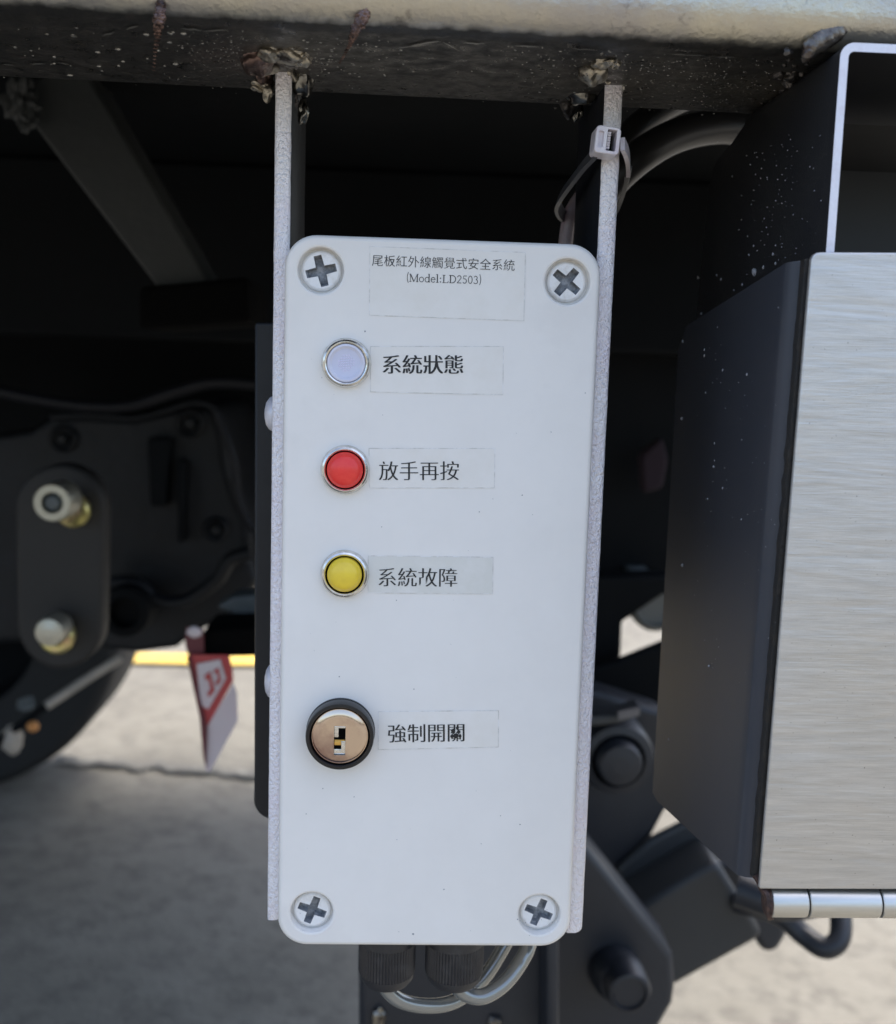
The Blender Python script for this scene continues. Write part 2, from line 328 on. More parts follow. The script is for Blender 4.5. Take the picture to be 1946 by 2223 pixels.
# ================================================================== CONTROL BOX
BW, BH = .0800, .1893
box = thing('control_box', 'white plastic control box with lamp, red and yellow buttons and key switch', 'control box', (0, 0, -BH / 2))
HX, HZ, CR = BW / 2, BH / 2, .0080
def atb(x, y): p = at(x, y, 0); return p.x, p.z
scr = [atb(696.5, 586.7), atb(1232.6, 611), atb(676.9, 1982), atb(1171.5, 1986.7)]
scr_r = .00575
mb = MB()
def ring_at(ins, y): return [(p[0], y, p[1]) for p in rrect(-HX + ins, -HZ + ins, HX - ins, HZ - ins, CR - ins, 10)]
bev = .0013
inner = rrect(-HX + bev, -HZ + bev, HX - bev, HZ - bev, CR - bev, 10)
lip = .0006
holes = [circ(c[0], c[1], scr_r + lip, 44) for c in scr]
mb.plate(inner, holes, 0)
prof = [(bev * (1 - math.sin(t)), bev * (1 - math.cos(t))) for t in [R(90 * i / 5) for i in range(6)]]
mb.rings([ring_at(i, y) for i, y in prof] + [ring_at(-.0001, .0068), ring_at(.0006, .0072)])
for c in scr:
    rs = [[(p[0], y, p[1]) for p in circ(c[0], c[1], r, 44)] for r, y in ((scr_r + lip, 0), (scr_r + .00015, .00018), (scr_r, .0007), (scr_r - .0001, .0030), (.0045, .0031), (.0044, .0040))]
    mb.rings(rs)
lid = mb.build('lid', 'abs', box, doubles=True, smooth=40)
mb = MB(); mb.rings([ring_at(.0012, .0070), ring_at(.0008, .0078), ring_at(.0015, .050), ring_at(.003, .052)], cap1=True)
mb.build('base', 'abs', box)
# screws: domed head with a real cross recess
def screw(c, ang, r=.00505, arm=.0039, hw=.00098, name='screw'):
    y0 = .0016; n = 48; mb = MB()
    rot = lambda p: (c[0] + p[0] * math.cos(ang) - p[1] * math.sin(ang), c[1] + p[0] * math.sin(ang) + p[1] * math.cos(ang))
    A, hh = arm, hw
    cross = [(A, -hh), (A, hh), (hh * 1.15, hh * 1.15), (hh, A), (-hh, A), (-hh * 1.15, hh * 1.15), (-A, hh), (-A, -hh), (-hh * 1.15, -hh * 1.15), (-hh, -A), (hh, -A), (hh * 1.15, -hh * 1.15)]
    cw = [rot(p) for p in cross]; ci = [rot((p[0] * .80, p[1] * .80)) for p in cross]
    dome = r * .86
    mb.plate(circ(c[0], c[1], dome, n), [cw], y0)
    rs = [[(p[0], y, p[1]) for p in circ(c[0], c[1], q, n)] for q, y in ((dome, y0), (r * .93, y0 + .0002), (r * .98, y0 + .0005), (r, y0 + .0009), (r, .0039))]
    mb.rings(rs)
    mb.rings([[(p[0], y0, p[1]) for p in cw], [(p[0], y0 + .0021, p[1]) for p in ci]], mi=1)
    mb.add([(p[0], y0 + .0021, p[1]) for p in ci] , [tuple(range(12))], 1)
    return mb.build(name, ['abs_dirty', 'grime_shade'], box, doubles=True, smooth=25)
for c, a in zip(scr, (R(15), R(-38), R(-20), R(-21))): screw(c, a)
# --- illuminated push buttons
def bezel(parent, c, r0, r1, hgt, ri):
    mb = MB(); mb.lathe((c[0], 0, c[1]), (0, -1, 0), [(r0, 0), (r0 + .00005, .0005), (r0 - .0002, .0009), (r1 + .0004, hgt - .0003), (r1, hgt), (ri + .0003, hgt), (ri, hgt - .0002), (ri - .00005, .0002)], 64, cap1=False)
    return mb.build('bezel', 'chrome', parent, smooth=28)
Z0 = -BH / 2
def push_button(pxy, kind, capr, gap):
    c = atb(*pxy); b = bpy.data.objects.new('push_button' if kind != 'lens' else 'status_lamp', None); COL.objects.link(b); b.parent = box; b.location = (0, 0, 0); b.empty_display_size = .005
    bezel(b, c, .0063, .00545, .0022, .00500)
    mb = MB(); mb.lathe((c[0], 0, c[1]), (0, -1, 0), [(.00499, .0004), (.0044, .0005)], 48, cap1=True); mb.build('well', 'black', b)
    if kind == 'lens':
        mb = MB(); mb.lathe((c[0], 0, c[1]), (0, -1, 0), [(.00490, .0006), (.00490, .0016), (.0047, .0019), (.0043, .00195), (.0038, .0016), (.0036, .00145)], 56, cap1=False); mb.build('lens_ring', 'lens', b)
        mb = MB(); mb.lathe((c[0], 0, c[1]), (0, -1, 0), [(.0036, .00145), (.0030, .0013), (.0015, .00125), (.0001, .00124)], 48, cap1=True); mb.build('lens_core', 'lens_in', b)
        mb = MB(); k = .00062
        for i in range(-3, 4):
            for j in range(-3, 4):
                if i * i + j * j > 10: continue
                x, z = c[0] + i * k, c[1] + j * k + i * .00008
                s = .00022; mb.add([(x - s, -.00127, z - s), (x + s, -.00127, z - s), (x + s, -.00127, z + s), (x - s, -.00127, z + s), (x, -.00139, z)], [(0, 1, 4), (1, 2, 4), (2, 3, 4), (3, 0, 4)])
        mb.build('lens_grid', 'lens_grid', b)
    else:
        mb = MB(); pr = [(capr, .0004), (capr, .0021), (capr - .00015, .0024)]
        for i in range(1, 9):
            t = i / 9; pr.append(((capr - .00045) * math.cos(t * math.pi / 2), .0024 + .0019 * math.sin(t * math.pi / 2)))
        pr.append((.00005, .0043))
        mb.lathe((c[0], 0, c[1]), (0, -1, 0), pr, 56); mb.build('cap', kind, b, smooth=40)
    return b
push_button((752.5, 788), 'lens', 0, 0)
rb = push_button((750, 1019), 'red', .00462, 0)
yb = push_button((749, 1245), 'yellow', .00448, 0)
rb['label'] = 'glossy red push button'; yb['label'] = 'glossy yellow push button'
# --- key switch
kc = atb(740, 1587)
ks = bpy.data.objects.new('key_switch', None); COL.objects.link(ks); ks.parent = box; ks.empty_display_size = .005
mb = MB(); mb.lathe((kc[0], 0, kc[1]), (0, -1, 0), [(.0091, 0), (.0091, .0006), (.00895, .0008), (.00895, .0046), (.0088, .0050), (.0080, .0051), (.00785, .0049), (.00780, .0034)], 72, cap1=False)
mb.build('collar', 'blackplastic', ks, smooth=35)
mb = MB(); mb.lathe((kc[0], 0, kc[1]), (0, -1, 0), [(.00785, .0034), (.0001, .0034)], 48); mb.build('gap_floor', 'black', ks)
mb = MB(); fr = .00745; sw, sh = .00150, .0039; oz = -.0011
slot_o = [(kc[0] - sw, kc[1] - sh + oz), (kc[0] + sw, kc[1] - sh + oz), (kc[0] + sw, kc[1] + sh + oz), (kc[0] - sw, kc[1] + sh + oz)]
oz2 = oz
# dished face in rings around the slot: an even disc with a slight spherical crown
n = 64; fy = -.0047
mb.plate(circ(kc[0], kc[1], .0053, n), [slot_o], fy)
mb.rings([[(p[0], y, p[1]) for p in circ(kc[0], kc[1], q, n)] for q, y in ((.0053, fy), (.0058, fy + .00006), (.0063, fy + .00018), (.0068, fy + .00036), (.00715, fy + .0005), (.0072, fy + .00038), (.00735, fy + .00040), (fr, fy + .0006), (fr, -.0036))])
mb.rings([[(p[0], fy, p[1]) for p in slot_o], [(p[0], fy + .0012, p[1]) for p in slot_o]], mi=1)
mb.build('face', ['lockface', 'chrome'], ks, smooth=25, doubles=True)
def kbox(name, x0, x1, z0, z1, y0, y1, m):
    MB().box((kc[0] + x0, y0, kc[1] + oz + z0), (kc[0] + x1, y1, kc[1] + oz + z1)).build(name, m, ks, bevel=.00008)
kbox('keyway', -.00149, .00149, -.0038, .0038, fy + .0011, fy + .0013, 'black')
kbox('keyway_guide', -.00149, -.00035, .0008, .0037, fy + .0005, fy + .00105, 'chrome')
kbox('keyway_guide', -.00149, .00145, .0033, .0038, fy + .0003, fy + .00104, 'chrome')
kbox('keyway_guide', .00040, .00149, -.0036, -.0002, fy + .0004, fy + .00103, 'chrome')
kbox('keyway_guide', -.00149, .00149, -.0038, -.0024, fy + .00045, fy + .00102, 'chrome')
kbox('shutter', -.00140, .00135, -.0001, .0002, fy + .0002, fy + .00101, 'brass')
kbox('shutter', -.00140, .00035, -.0013, -.0002, fy + .0003, fy + .00100, 'brass')
# --- stickers with their printed text
def stext(mb, body, p0, p1, hgt, off=-.008, dx=.006, size_y=None, y=-.00022, slant=0, clip=None):
    """print `body` along p0->p1 (photo points of the ink's lower left and lower right), ink height hgt in photo pixels"""
    cu = bpy.data.curves.new('t', 'FONT'); cu.body = body; cu.offset = off; cu.resolution_u = 3
    o = bpy.data.objects.new('t', cu); COL.objects.link(o); bpy.context.view_layer.update()
    me = bpy.data.meshes.new_from_object(o.evaluated_get(bpy.context.evaluated_depsgraph_get()))
    co = [v.co.copy() for v in me.vertices]; fs = [tuple(p.vertices) for p in me.polygons]
    bpy.data.objects.remove(o); bpy.data.meshes.remove(me); bpy.data.curves.remove(cu)
    xs = [c.x for c in co]; ys = [c.y for c in co]; x0, x1, y0, y1 = min(xs), max(xs), min(ys), max(ys)
    A, B = Vector(atb(*p0)), Vector(atb(*p1)); C = Vector(atb(p0[0], p0[1] - hgt)); d = B - A; u = Vector((-d.y, d.x)).normalized() * (C - A).length
    for k, sx in enumerate((-dx, dx) if dx else (0,)):
        vs = []
        for c in co:
            s = (c.x + sx - x0) / (x1 - x0); t = (c.y - y0) / (y1 - y0); q = A + d * s + u * t
            vs.append((q.x, y - .000012 * k, q.y))
        mb.add(vs, fs)
    return mb
def strokes(mb, glyphs, p0, p1, hgt, y=-.00022):
    """serif Latin letters as strokes of varying width; glyph = (advance, [(points, width)])"""
    tot = sum(g[0] for g in glyphs); A, B = Vector(atb(*p0)), Vector(atb(*p1)); C = Vector(atb(p0[0], p0[1] - hgt))
    d = (B - A) / tot; u = Vector((-d.y, d.x)).normalized() * (C - A).length; x = 0; k = 0
    for adv, sts in glyphs:
        for pts, wd in sts:
            for i in range(len(pts) - 1):
                a = Vector(pts[i]); b = Vector(pts[i + 1]); e = b - a
                if e.length < 1e-6: continue
                nn = Vector((-e.y, e.x)).normalized() * wd / 2; ex = e.normalized() * wd * .15; q = []
                for c in (a - nn - ex, b - nn + ex, b + nn + ex, a + nn - ex):
                    g2 = A + d * (x + c.x) + u * c.y; q.append((g2.x, y - .000002 * (k % 5), g2.y))
                mb.add(q, [(0, 1, 2, 3)]); k += 1
        x += adv
    return mb
def arc(cx, cy, rx, ry, a0, a1, n=12): return [(cx + rx * math.cos(R(a0 + (a1 - a0) * i / n)), cy + ry * math.sin(R(a0 + (a1 - a0) * i / n))) for i in range(n + 1)]
T, t = .085, .042
GL = {
 '(': (.32, [(arc(.42, .38, .28, .62, 130, 230), .05)]), ')': (.32, [(arc(-.10, .38, .28, .62, 50, -50), .05)]),
 'M': (.84, [([(.10, .0), (.10, .70)], t), ([(.10, .70), (.42, .02)], T), ([(.42, .02), (.72, .70)], t), ([(.72, 0), (.72, .70)], T), ([(.02, .01), (.19, .01)], t), ([(.62, .01), (.82, .01)], t), ([(.02, .69), (.12, .69)], t), ([(.70, .69), (.82, .69)], t)]),
 'o': (.52, [(arc(.26, .23, .19, .22, 0, 360, 18), .055)]),
 'd': (.54, [(arc(.24, .23, .18, .22, 0, 360, 18), .055), ([(.42, 0), (.42, .74)], T), ([(.32, .73), (.42, .73)], t), ([(.42, .01), (.52, .03)], t)]),
 'e': (.48, [(arc(.25, .23, .18, .22, 0, 320, 16), .055), ([(.07, .25), (.43, .25)], t)]),
 'l': (.30, [([(.15, 0), (.15, .74)], T), ([(.04, .73), (.15, .73)], t), ([(.04, .01), (.26, .01)], t)]),
 ':': (.28, [([(.13, .02), (.13, .10)], .09), ([(.13, .36), (.13, .44)], .09)]),
 'L': (.60, [([(.15, 0), (.15, .70)], T), ([(.03, .69), (.28, .69)], t), ([(.03, .01), (.52, .01)], t), ([(.52, .0), (.55, .17)], t)]),
 'D': (.70, [([(.15, 0), (.15, .70)], T), ([(.03, .69), (.30, .69)], t), ([(.03, .01), (.30, .01)], t), (arc(.28, .35, .34, .34, 90, -90), .065)]),
 '2': (.50, [(arc(.24, .52, .16, .17, 170, -20), .06), ([(.40, .46), (.06, .03)], .05), ([(.05, .03), (.42, .03)], .06)]),
 '5': (.50, [([(.14, .68), (.40, .68)], .06), ([(.14, .68), (.11, .42)], t), (arc(.22, .22, .18, .20, 110, -140), .06)]),
 '0': (.50, [(arc(.24, .35, .17, .34, 0, 360, 20), .055)]),
 '3': (.50, [(arc(.22, .54, .14, .15, 160, -70), .055), (arc(.22, .20, .18, .19, 80, -150), .06)]),
}
M['tape_grey'] = mat('yellowed_tape', (.70, .685, .63), .34, var=(90, (.77, .75, .71), .45, .68), bump=(400, .00006, .4))
def sticker(pts, m='tape', name='sticker'):
    c4 = [atb(*p) for p in pts]; mb = MB(); a = [(q[0], -.00003, q[1]) for q in c4]; b = [(q[0], -.00012, q[1]) for q in c4]
    cx = sum(q[0] for q in c4) / 4; cz = sum(q[1] for q in c4) / 4; iw = .00022
    def ins(q, k): return (q[0] + (k if q[0] < cx else -k), -.00012, q[1] + (k if q[1] < cz else -k))
    c = [ins(q, iw) for q in c4]
    # rim and face share edges so nothing overlaps
    mb.add(a + b + c, [(i, (i + 1) % 4, 4 + (i + 1) % 4, 4 + i) for i in range(4)] + [(4 + i, 4 + (i + 1) % 4, 8 + (i + 1) % 4, 8 + i) for i in range(4)], 1)
    mb.add(c, [(0, 1, 2, 3)], 0)
    return mb.build(name, [m, 'tape_edge'], box, smooth=0, doubles=True)
s1 = sticker([(802.5, 533.8), (1142, 547), (1138.5, 697), (801.6, 685)])
mb = MB(); stext(mb, '尾板紅外線觸覺式安全系統', (808, 577), (1117, 588), 24.5, off=-.010, dx=.004)
strokes(mb, [GL[c] for c in '(Model:LD2503)'], (881, 611), (1047, 616.5), 24)
mb.build('lettering', 'ink', s1, smooth=0)
s2 = sticker([(803.7, 751), (1094, 751), (1093, 857.6), (803.7, 851.5)])
stext(MB(), '系統狀態', (832, 811.5), (1005, 811.5), 41, off=-.006, dx=.024).build('lettering', 'ink', s2, smooth=0)
s3 = sticker([(800.4, 972.5), (1075.8, 972.5), (1074.6, 1059.7), (801.6, 1060)])
stext(MB(), '放手再按', (824, 1042.5), (996, 1042), 41, off=-.014, dx=.019).build('lettering', 'ink', s3, smooth=0)
s4 = sticker([(798.8, 1205.5), (1071.7, 1208.8), (1070.5, 1290), (798.4, 1287.8)], 'tape_grey')
stext(MB(), '系統故障', (823, 1272.7), (992, 1273.5), 40, off=-.014, dx=.019).build('lettering', 'ink', s4, smooth=0)
s5 = sticker([(820.7, 1544), (1083.6, 1542), (1083, 1622.5), (820.7, 1628)])
mb = stext(MB(), '強制開關', (843.5, 1612), (1008, 1609), 39, off=-.010, dx=.020)
for k, (x, y, r) in enumerate(((984, 1586, 5), (990, 1597, 6), (996, 1588, 4), (982, 1598, 4), (993, 1580, 3.5), (999, 1598, 3.5))):
    q = atb(x, y); pts = [(q[0] + px(r) * (1 + .35 * noise.noise(Vector((i * .9, k, 0)))) * math.cos(i * .698), -.00026 - .000002 * k, q[1] + px(r) * (1 + .35 * noise.noise(Vector((i * .9, k, 5)))) * math.sin(i * .698)) for i in range(9)]
    mb.add(pts, [tuple(range(9))])
mb.build('lettering', 'ink', s5, smooth=0)
# dust specks on the lid
mb = MB()
sp = [(793, 719, 2.6), (1134, 1075, 1.8), (1041, 1111, 1.6), (829, 1144, 1.3), (861, 1303, 1.6), (1197, 938, 1.5), (737, 1469, 1.6), (899, 1496, 1.4), (1129, 1790, 2.0), (769, 1730, 1.5), (665, 1767, 1.3), (701, 1712, 1.4), (1087, 1771, 1.2), (964, 1931, 2.0), (897, 2028, 2.8), (866, 2023, 1.2), (1271, 853, 1.3), (862, 1823, 1.1), (1045, 1832, 1.1), (699, 820, 1.2)]
sp += [(1124, 1996, 1.6), (1129, 1999, 1.2), (1141, 2003, 1.4), (1162, 2001, 1.6), (1176, 1997, 1.3), (1200, 2002, 1.2), (1150, 2031, 1.0), (688, 1975, .9), (652, 1983, 1.0), (1188, 1975, 1.1)]
for i in range(26): sp.append((random.uniform(640, 1230), random.uniform(700, 2030), random.uniform(.5, .95)))
for x, y, r in sp:
    q = atb(x, y); mb.add([(q[0] + px(r) * math.cos(a) * random.uniform(.7, 1.3), -.00006, q[1] + px(r) * math.sin(a) * random.uniform(.5, 1)) for a in [i * 1.047 for i in range(6)]], [tuple(range(6))])
stuff(mb.build('dust_specks', 'grime_shade', box, smooth=0))
# cable glands under the box
bz = -HZ
gl = [at(841, 2058, .016), at(988, 2058, .016)]
for gx_, rr in ((gl[0].x, px(66, .016)), (gl[1].x, px(68, .016))):
    mb = MB(); o = (gx_, .017, bz + .004)
    L1 = o[2] - at(841, 2106, .017).z; L2 = o[2] - at(841, 2137, .017).z
    mb.lathe(o, (0, 0, -1), [(rr * .96, 0), (rr * .99, L1 - .011), (rr, L1 - .0095)], 96, cap1=False)
    mb.lathe(o, (0, 0, -1), [(rr, L1 - .0095), (rr, L1 - .0006), (rr * .98, L1)], 110, rib=-.04, cap1=True)
    mb.lathe(o, (0, 0, -1), [(rr * .97, L1 - .0001), (rr * .93, L1 + (L2 - L1) * .35), (rr * .80, L1 + (L2 - L1) * .7), (rr * .58, L2 - .0004), (rr * .50, L2), (rr * .40, L2 - .0005)], 60)
    mb.build('cable_gland', 'blackrubber', box, smooth=25)
# ================================================================== CABLES from the glands
def tube_thing(name, pts, r, m, label, cat, group=None, seg=20, n=10):
    o = MB().tube(spline(pts, n), r, seg).build(name, m, smooth=60); tag(o, label, cat, group); return o
cr = px(17, .018)
tube_thing('cable', [at(832, 2100, .017), at(835, 2140, .017), at(868, 2172, .018), at(925, 2184, .021), at(985, 2175, .025), at(1040, 2135, .030), at(1080, 2080, .034), at(1112, 2010, .040), at(1120, 1900, .060)], cr, 'cable', 'grey glossy cable curving from the left gland, passing behind the other', 'cable')
tube_thing('cable', [at(990, 2100, .017), at(992, 2136, .017), at(1012, 2158, .017), at(1050, 2163, .018), at(1095, 2135, .021), at(1130, 2090, .025), at(1150, 2045, .030), at(1165, 1950, .050)], cr * 1.08, 'cable', 'grey shiny cable looping up right from the right gland', 'cable')

# ================================================================== POSTS
def post(xl, xr, zt, zb_, yf, yb_, label, bend=0):
    t_ = thing('hanger_bar', label, 'steel bar', ((xl + xr) / 2, (yf + yb_) / 2, zb_), 'flat steel bars holding the box')
    mb = MB(); rs = []; hs_ = [0, .0002, .0004, .0007, .0011, .0016] + [.0016 + (zt - zb_ - .0016) * i / 60 for i in range(1, 61)]
    for i, dz_ in enumerate(hs_):
        z = zb_ + dz_; j = .00010 * noise.noise(Vector((0, 0, z * 160))); j2 = .00010 * noise.noise(Vector((5, 0, z * 160)))
        c = .0018 if i == 0 else 0
        k_ = .0016 * (1 - math.sqrt(max(0, 1 - (1 - (z - zb_) / .0016) ** 2))) if z - zb_ < .0016 else 0
        rs.append([(xl + j, yf + .0005, z), (xl + .0005 + j, yf, z), (xr - .0005 + j2 - k_, yf, z), (xr + j2 - k_, yf + .0005, z), (xr - k_, yb_, z), (xl, yb_, z)])
    mb.rings(rs, cap0=True, cap1=True)
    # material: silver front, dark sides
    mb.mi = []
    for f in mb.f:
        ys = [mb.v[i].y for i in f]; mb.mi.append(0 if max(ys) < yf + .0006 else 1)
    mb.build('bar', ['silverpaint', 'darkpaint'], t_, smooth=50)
    return t_
zbar = .1348
lp = post(-.04345, -.03935, zbar + .0004, at(588, 1998, .006).z, .006, .048, 'narrow silver bar along the left edge of the box')
rp = post(.0397, .04425, zbar + .0030, at(1265, 2022, .006).z, .005, .047, 'narrow silver bar along the right edge of the box, cable tie round it')
mb = MB()
def wb(mb, x, y, Y, r, seed, sq=(1, 1, 1), amp=.35, fr=2.2, sub=4):
    c = at(x, y, Y); rr = px(r, Y); mb.ball(c, (rr * sq[0], rr * sq[1], rr * sq[2]), seed, amp, fr, sub)
def bead(par, x, y, r, seed, sq, m, amp=.34, Y=None, fr=1.35):
    c = atZ(x, y, zbar) if Y is None else at(x, y, Y); rr = px(r, c.y)
    MB().ball(c, (rr * sq[0], rr * sq[1], rr * sq[2]), seed, amp * (.55 if r > 24 else 1), fr, 5).build('weld_bead', m, par, smooth=60)
bead(lp, 558, 128, 35, 1, (1.0, 1.5, .95), 'weld_brown'); bead(lp, 590, 112, 24, 2, (1.2, 1.5, .8), 'weld')
bead(lp, 626, 117, 26, 3, (1.4, 1.5, .8), 'weld'); bead(lp, 657, 122, 20, 20, (1.1, 1.4, .9), 'weld'); bead(lp, 574, 158, 18, 4, (.9, 1.5, 1.2), 'weld_brown', Y=.008)
bead(lp, 640, 128, 22, 28, (1.1, 1.3, .9), 'weld_grey'); bead(lp, 580, 140, 20, 29, (1, 1.3, 1), 'weld'); bead(lp, 612, 138, 15, 25, (1.1, 1.3, .8), 'weld_grey', Y=.002); bead(lp, 540, 165, 12, 26, (1.8, 1.2, .6), 'weld_brown', Y=.02)
bead(lp, 583, 192, 13, 5, (1, 1, 1.5), 'weld', Y=.012, amp=.6); bead(lp, 562, 186, 10, 6, (1.6, 1.2, .9), 'weld', Y=.012, amp=.6)
bead(lp, 656, 162, 33, 7, (.8, 1.2, 1.45), 'weld_silver', Y=.012, amp=.3); bead(lp, 637, 150, 14, 21, (.8, 1, 1.5), 'weld', Y=.007, amp=.6)
bead(lp, 641, 205, 14, 8, (.7, 1, 1.8), 'weld_dark', Y=.016, amp=.3); bead(lp, 656, 242, 18, 9, (.8, 1, 1.5), 'weld_silver', Y=.026, amp=.28)
bead(rp, 1288, 150, 30, 11, (1, 1.2, 1.15), 'weld'); bead(rp, 1310, 134, 20, 22, (1.2, 1.3, .7), 'weld'); bead(rp, 1335, 136, 14, 12, (1.1, 1.3, .8), 'weld')
bead(rp, 1318, 150, 13, 27, (1.0, 1.2, 1), 'weld_grey', Y=.001)
bead(rp, 1316, 165, 10, 13, (.9, 1, 1.5), 'weld', Y=.003, amp=.6); bead(rp, 1352, 178, 7, 14, (.8, 1, 2.6), 'weld_silver', Y=.006)
bead(rp, 1262, 182, 32, 15, (1.1, 1.2, 1.3), 'weld_silver', Y=.018, amp=.3); bead(rp, 1238, 212, 26, 17, (.9, 1, 1.4), 'weld_dark', Y=.028, amp=.35); bead(rp, 1252, 240, 13, 18, (1, 1, 1.5), 'weld_silver', Y=.033, amp=.35)
# bolts through the left bar
for yy in (898, 1478):
    c = at(591, yy, .020); hb = -.04345 - at(575, yy, .020).x; mb = MB()
    mb.lathe((-.04345, c.y, c.z), (-1, 0, 0), [(.0050, 0), (.0049, hb * .35), (.0044, hb * .62), (.0032, hb * .86), (.0016, hb * .97), (.0001, hb)], 32)
    mb.build('bolt', 'rimpaint', lp, smooth=50)

# ================================================================== TOP RAIL
rail = thing('cross_rail', 'rough silver grey square steel rail across the top, weld marked', 'steel rail', (0, 0, zbar))
mb = MB(); rs = []; x0r, x1r, nr = -.40, .30, 220
def rail_y(x): return .035 * x
for i in range(nr + 1):
    x = x0r + (x1r - x0r) * i / nr; ring = []
    for (yy, zz) in rrect(-.0365, 0, .0335, .070, .0085, 7):
        jig = .00018 * noise.noise(Vector((x * 60, yy * 60, zz * 60)))
        ring.append((x, yy + rail_y(x) + jig, zbar + zz + jig * .5))
    rs.append(ring)
mb.rings(rs, cap0=True, cap1=True)
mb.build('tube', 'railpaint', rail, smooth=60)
def bottom_pt(x, y): return atZ(x, y, zbar)
def on_rail(x, y):                          # point of the rail surface seen at photo point (x, y)
    q = atZ(x, y, zbar)
    if q.y > -.0365 + rail_y(q.x) + .0085: return q
    q = at(x, y, -.034 + rail_y(q.x)); return q
for k, (pts, r, m_) in enumerate(((((350, 6), (346, 40), (342, 80), (336, 120), (334, 160)), (11, 14, 7, 4, 3), 'weld_brown'), (((795, 18), (785, 42), (772, 66), (762, 92), (748, 118), (735, 140)), (13, 16, 11, 6, 4, 3), 'weld_brown'), (((1838, 42), (1815, 66), (1788, 84), (1765, 100), (1752, 125)), (22, 27, 28, 24, 12), 'weld_grey'))):
    mb = MB()
    for i in range(len(pts) - 1):
        for j in range(5):
            s_ = j / 5; x = pts[i][0] + (pts[i + 1][0] - pts[i][0]) * s_; y = pts[i][1] + (pts[i + 1][1] - pts[i][1]) * s_; q = on_rail(x, y); rr = px(r[i] + (r[i + 1] - r[i]) * s_, q.y)
            mb.ball(q, (rr * .9, rr * .6, rr * (.6 if k < 2 else .8)), k * 40 + i * 5 + j, .35 if k < 2 else .12, 2, 3)
    mb.build('weld_bead', m_, rail, smooth=60)
mb = MB()
for i in range(70):
    s_ = random.random(); x = 1740 - 75 * s_ + random.gauss(0, 16); y = 125 + 120 * s_ + random.gauss(0, 16); q = bottom_pt(x, y)
    q = atX(x, y, .0950) if random.random() < .5 else q
    rr = px(random.uniform(3, 13), .02); mb.ball(q, (rr * 1.1, rr * .8, rr), i, .5, 2, 2)
stuff(mb.build('weld_crust', 'weld_dark', rail, smooth=60))
mb = MB()                                   # spatter on the underside and the front
def dots(n, f):
    for i in range(n):
        x, y, r = f(); q = bottom_pt(x, y)
        if q.y < -.027 + rail_y(q.x) or q.y > .0325 + rail_y(q.x): continue
        rr = px(r, .0); mb.ball(q, (rr * random.uniform(.8, 1.8), rr, rr * .7), i, .3, 2, 1)
dots(260, lambda: (random.gauss(1400, 150), random.gauss(165, 40), random.uniform(.8, 2.4)))
dots(130, lambda: (random.gauss(720, 70), random.gauss(120, 30), random.uniform(.8, 2.6)))
dots(60, lambda: (random.gauss(520, 50), random.gauss(110, 25), random.uniform(.7, 2.2)))
dots(130, lambda: (random.uniform(0, 1650), random.uniform(40, 250), random.uniform(.7, 2.0)))
dots(26, lambda: (random.uniform(20, 420), random.uniform(60, 165), random.uniform(2, 5)))
dots(220, lambda: (random.gauss(500, 60), random.gauss(120, 28), random.uniform(.5, 1.4)))
dots(160, lambda: (random.gauss(1560, 70), random.gauss(190, 35), random.uniform(.6, 1.8)))
dots(60, lambda: (random.gauss(1180, 90), random.gauss(120, 22), random.uniform(.8, 2.2)))
stuff(mb.build('weld_spatter', 'spatter', rail, smooth=60))
mb = MB()                                   # scratches in the underside paint
for (xa, ya, xb, yb, wv) in [(1530, 98, 1640, 84, 1.6), (1500, 96, 1610, 92, 1.2), (880, 98, 960, 84, 1.5), (860, 101, 940, 92, 1.0), (220, 74, 250, 66, 1.4), (272, 60, 300, 52, 1.4), (5, 136, 30, 138, 1.6), (66, 136, 100, 134, 1.8), (124, 132, 150, 136, 1.6), (392, 58, 440, 62, 1.6), (440, 64, 496, 60, 1.2), (1008, 74, 1060, 68, 1.2), (1120, 88, 1180, 82, 1.2), (1240, 96, 1300, 104, 1.0), (960, 86, 1000, 108, .8), (1460, 110, 1520, 104, 1.0)]:
    a, b = atZ(xa, ya, zbar), atZ(xb, yb, zbar); n_ = 8; up_, dn = [], []
    for i in range(n_ + 1):
        q = a.lerp(b, i / n_); q.y = max(q.y, -.027 + rail_y(q.x)); hw_ = px(wv) * math.sin(math.pi * (i + .15) / (n_ + .3)) * 3; jy = .0006 * noise.noise(Vector((i * .5, xa, 0)))
        up_.append((q.x, q.y + jy - hw_, zbar - .00035)); dn.append((q.x, q.y + jy + hw_, zbar - .00035))
    mb.add(up_ + dn, [(i, i + 1, n_ + 2 + i, n_ + 1 + i) for i in range(n_)])
stuff(mb.build('scratches', 'spatter', rail, smooth=0))

# ================================================================== CABLE TIE
tie = thing('cable_tie', 'pale pinkish zip tie fastened round the right bar', 'cable tie', at(1316, 330, -.001))
hc = [at(*q, -.0035) for q in ((1296, 270), (1347, 277), (1343, 338), (1289, 330))]
O = hc[3]; ux = (hc[2] - hc[3]); uz = (hc[0] - hc[3]); 
def hp(a, b, y): q = O + ux * a + uz * b; return (q.x, y, q.z)
def hr(a0, b0, a1, b1, r=.12, n=5): return rrect(a0, b0, a1, b1, r, n)
mb = MB(); out = hr(0, 0, 1, 1, .16); ins_ = hr(.46, .12, .84, .90, .05); win = hr(.12, .20, .33, .80, .05)
F0 = -.0035
def sheet(outer, holes, y):
    polys = [[Vector((p[0], p[1], 0)) for p in outer]] + [[Vector((p[0], p[1], 0)) for p in h] for h in holes]
    return [hp(p.x, p.y, y) for q in polys for p in q], [tuple(t) for t in tessellate_polygon(polys)]
mb.add(*sheet(hr(.03, .03, .97, .97, .14), [ins_, win], F0 - .0003))
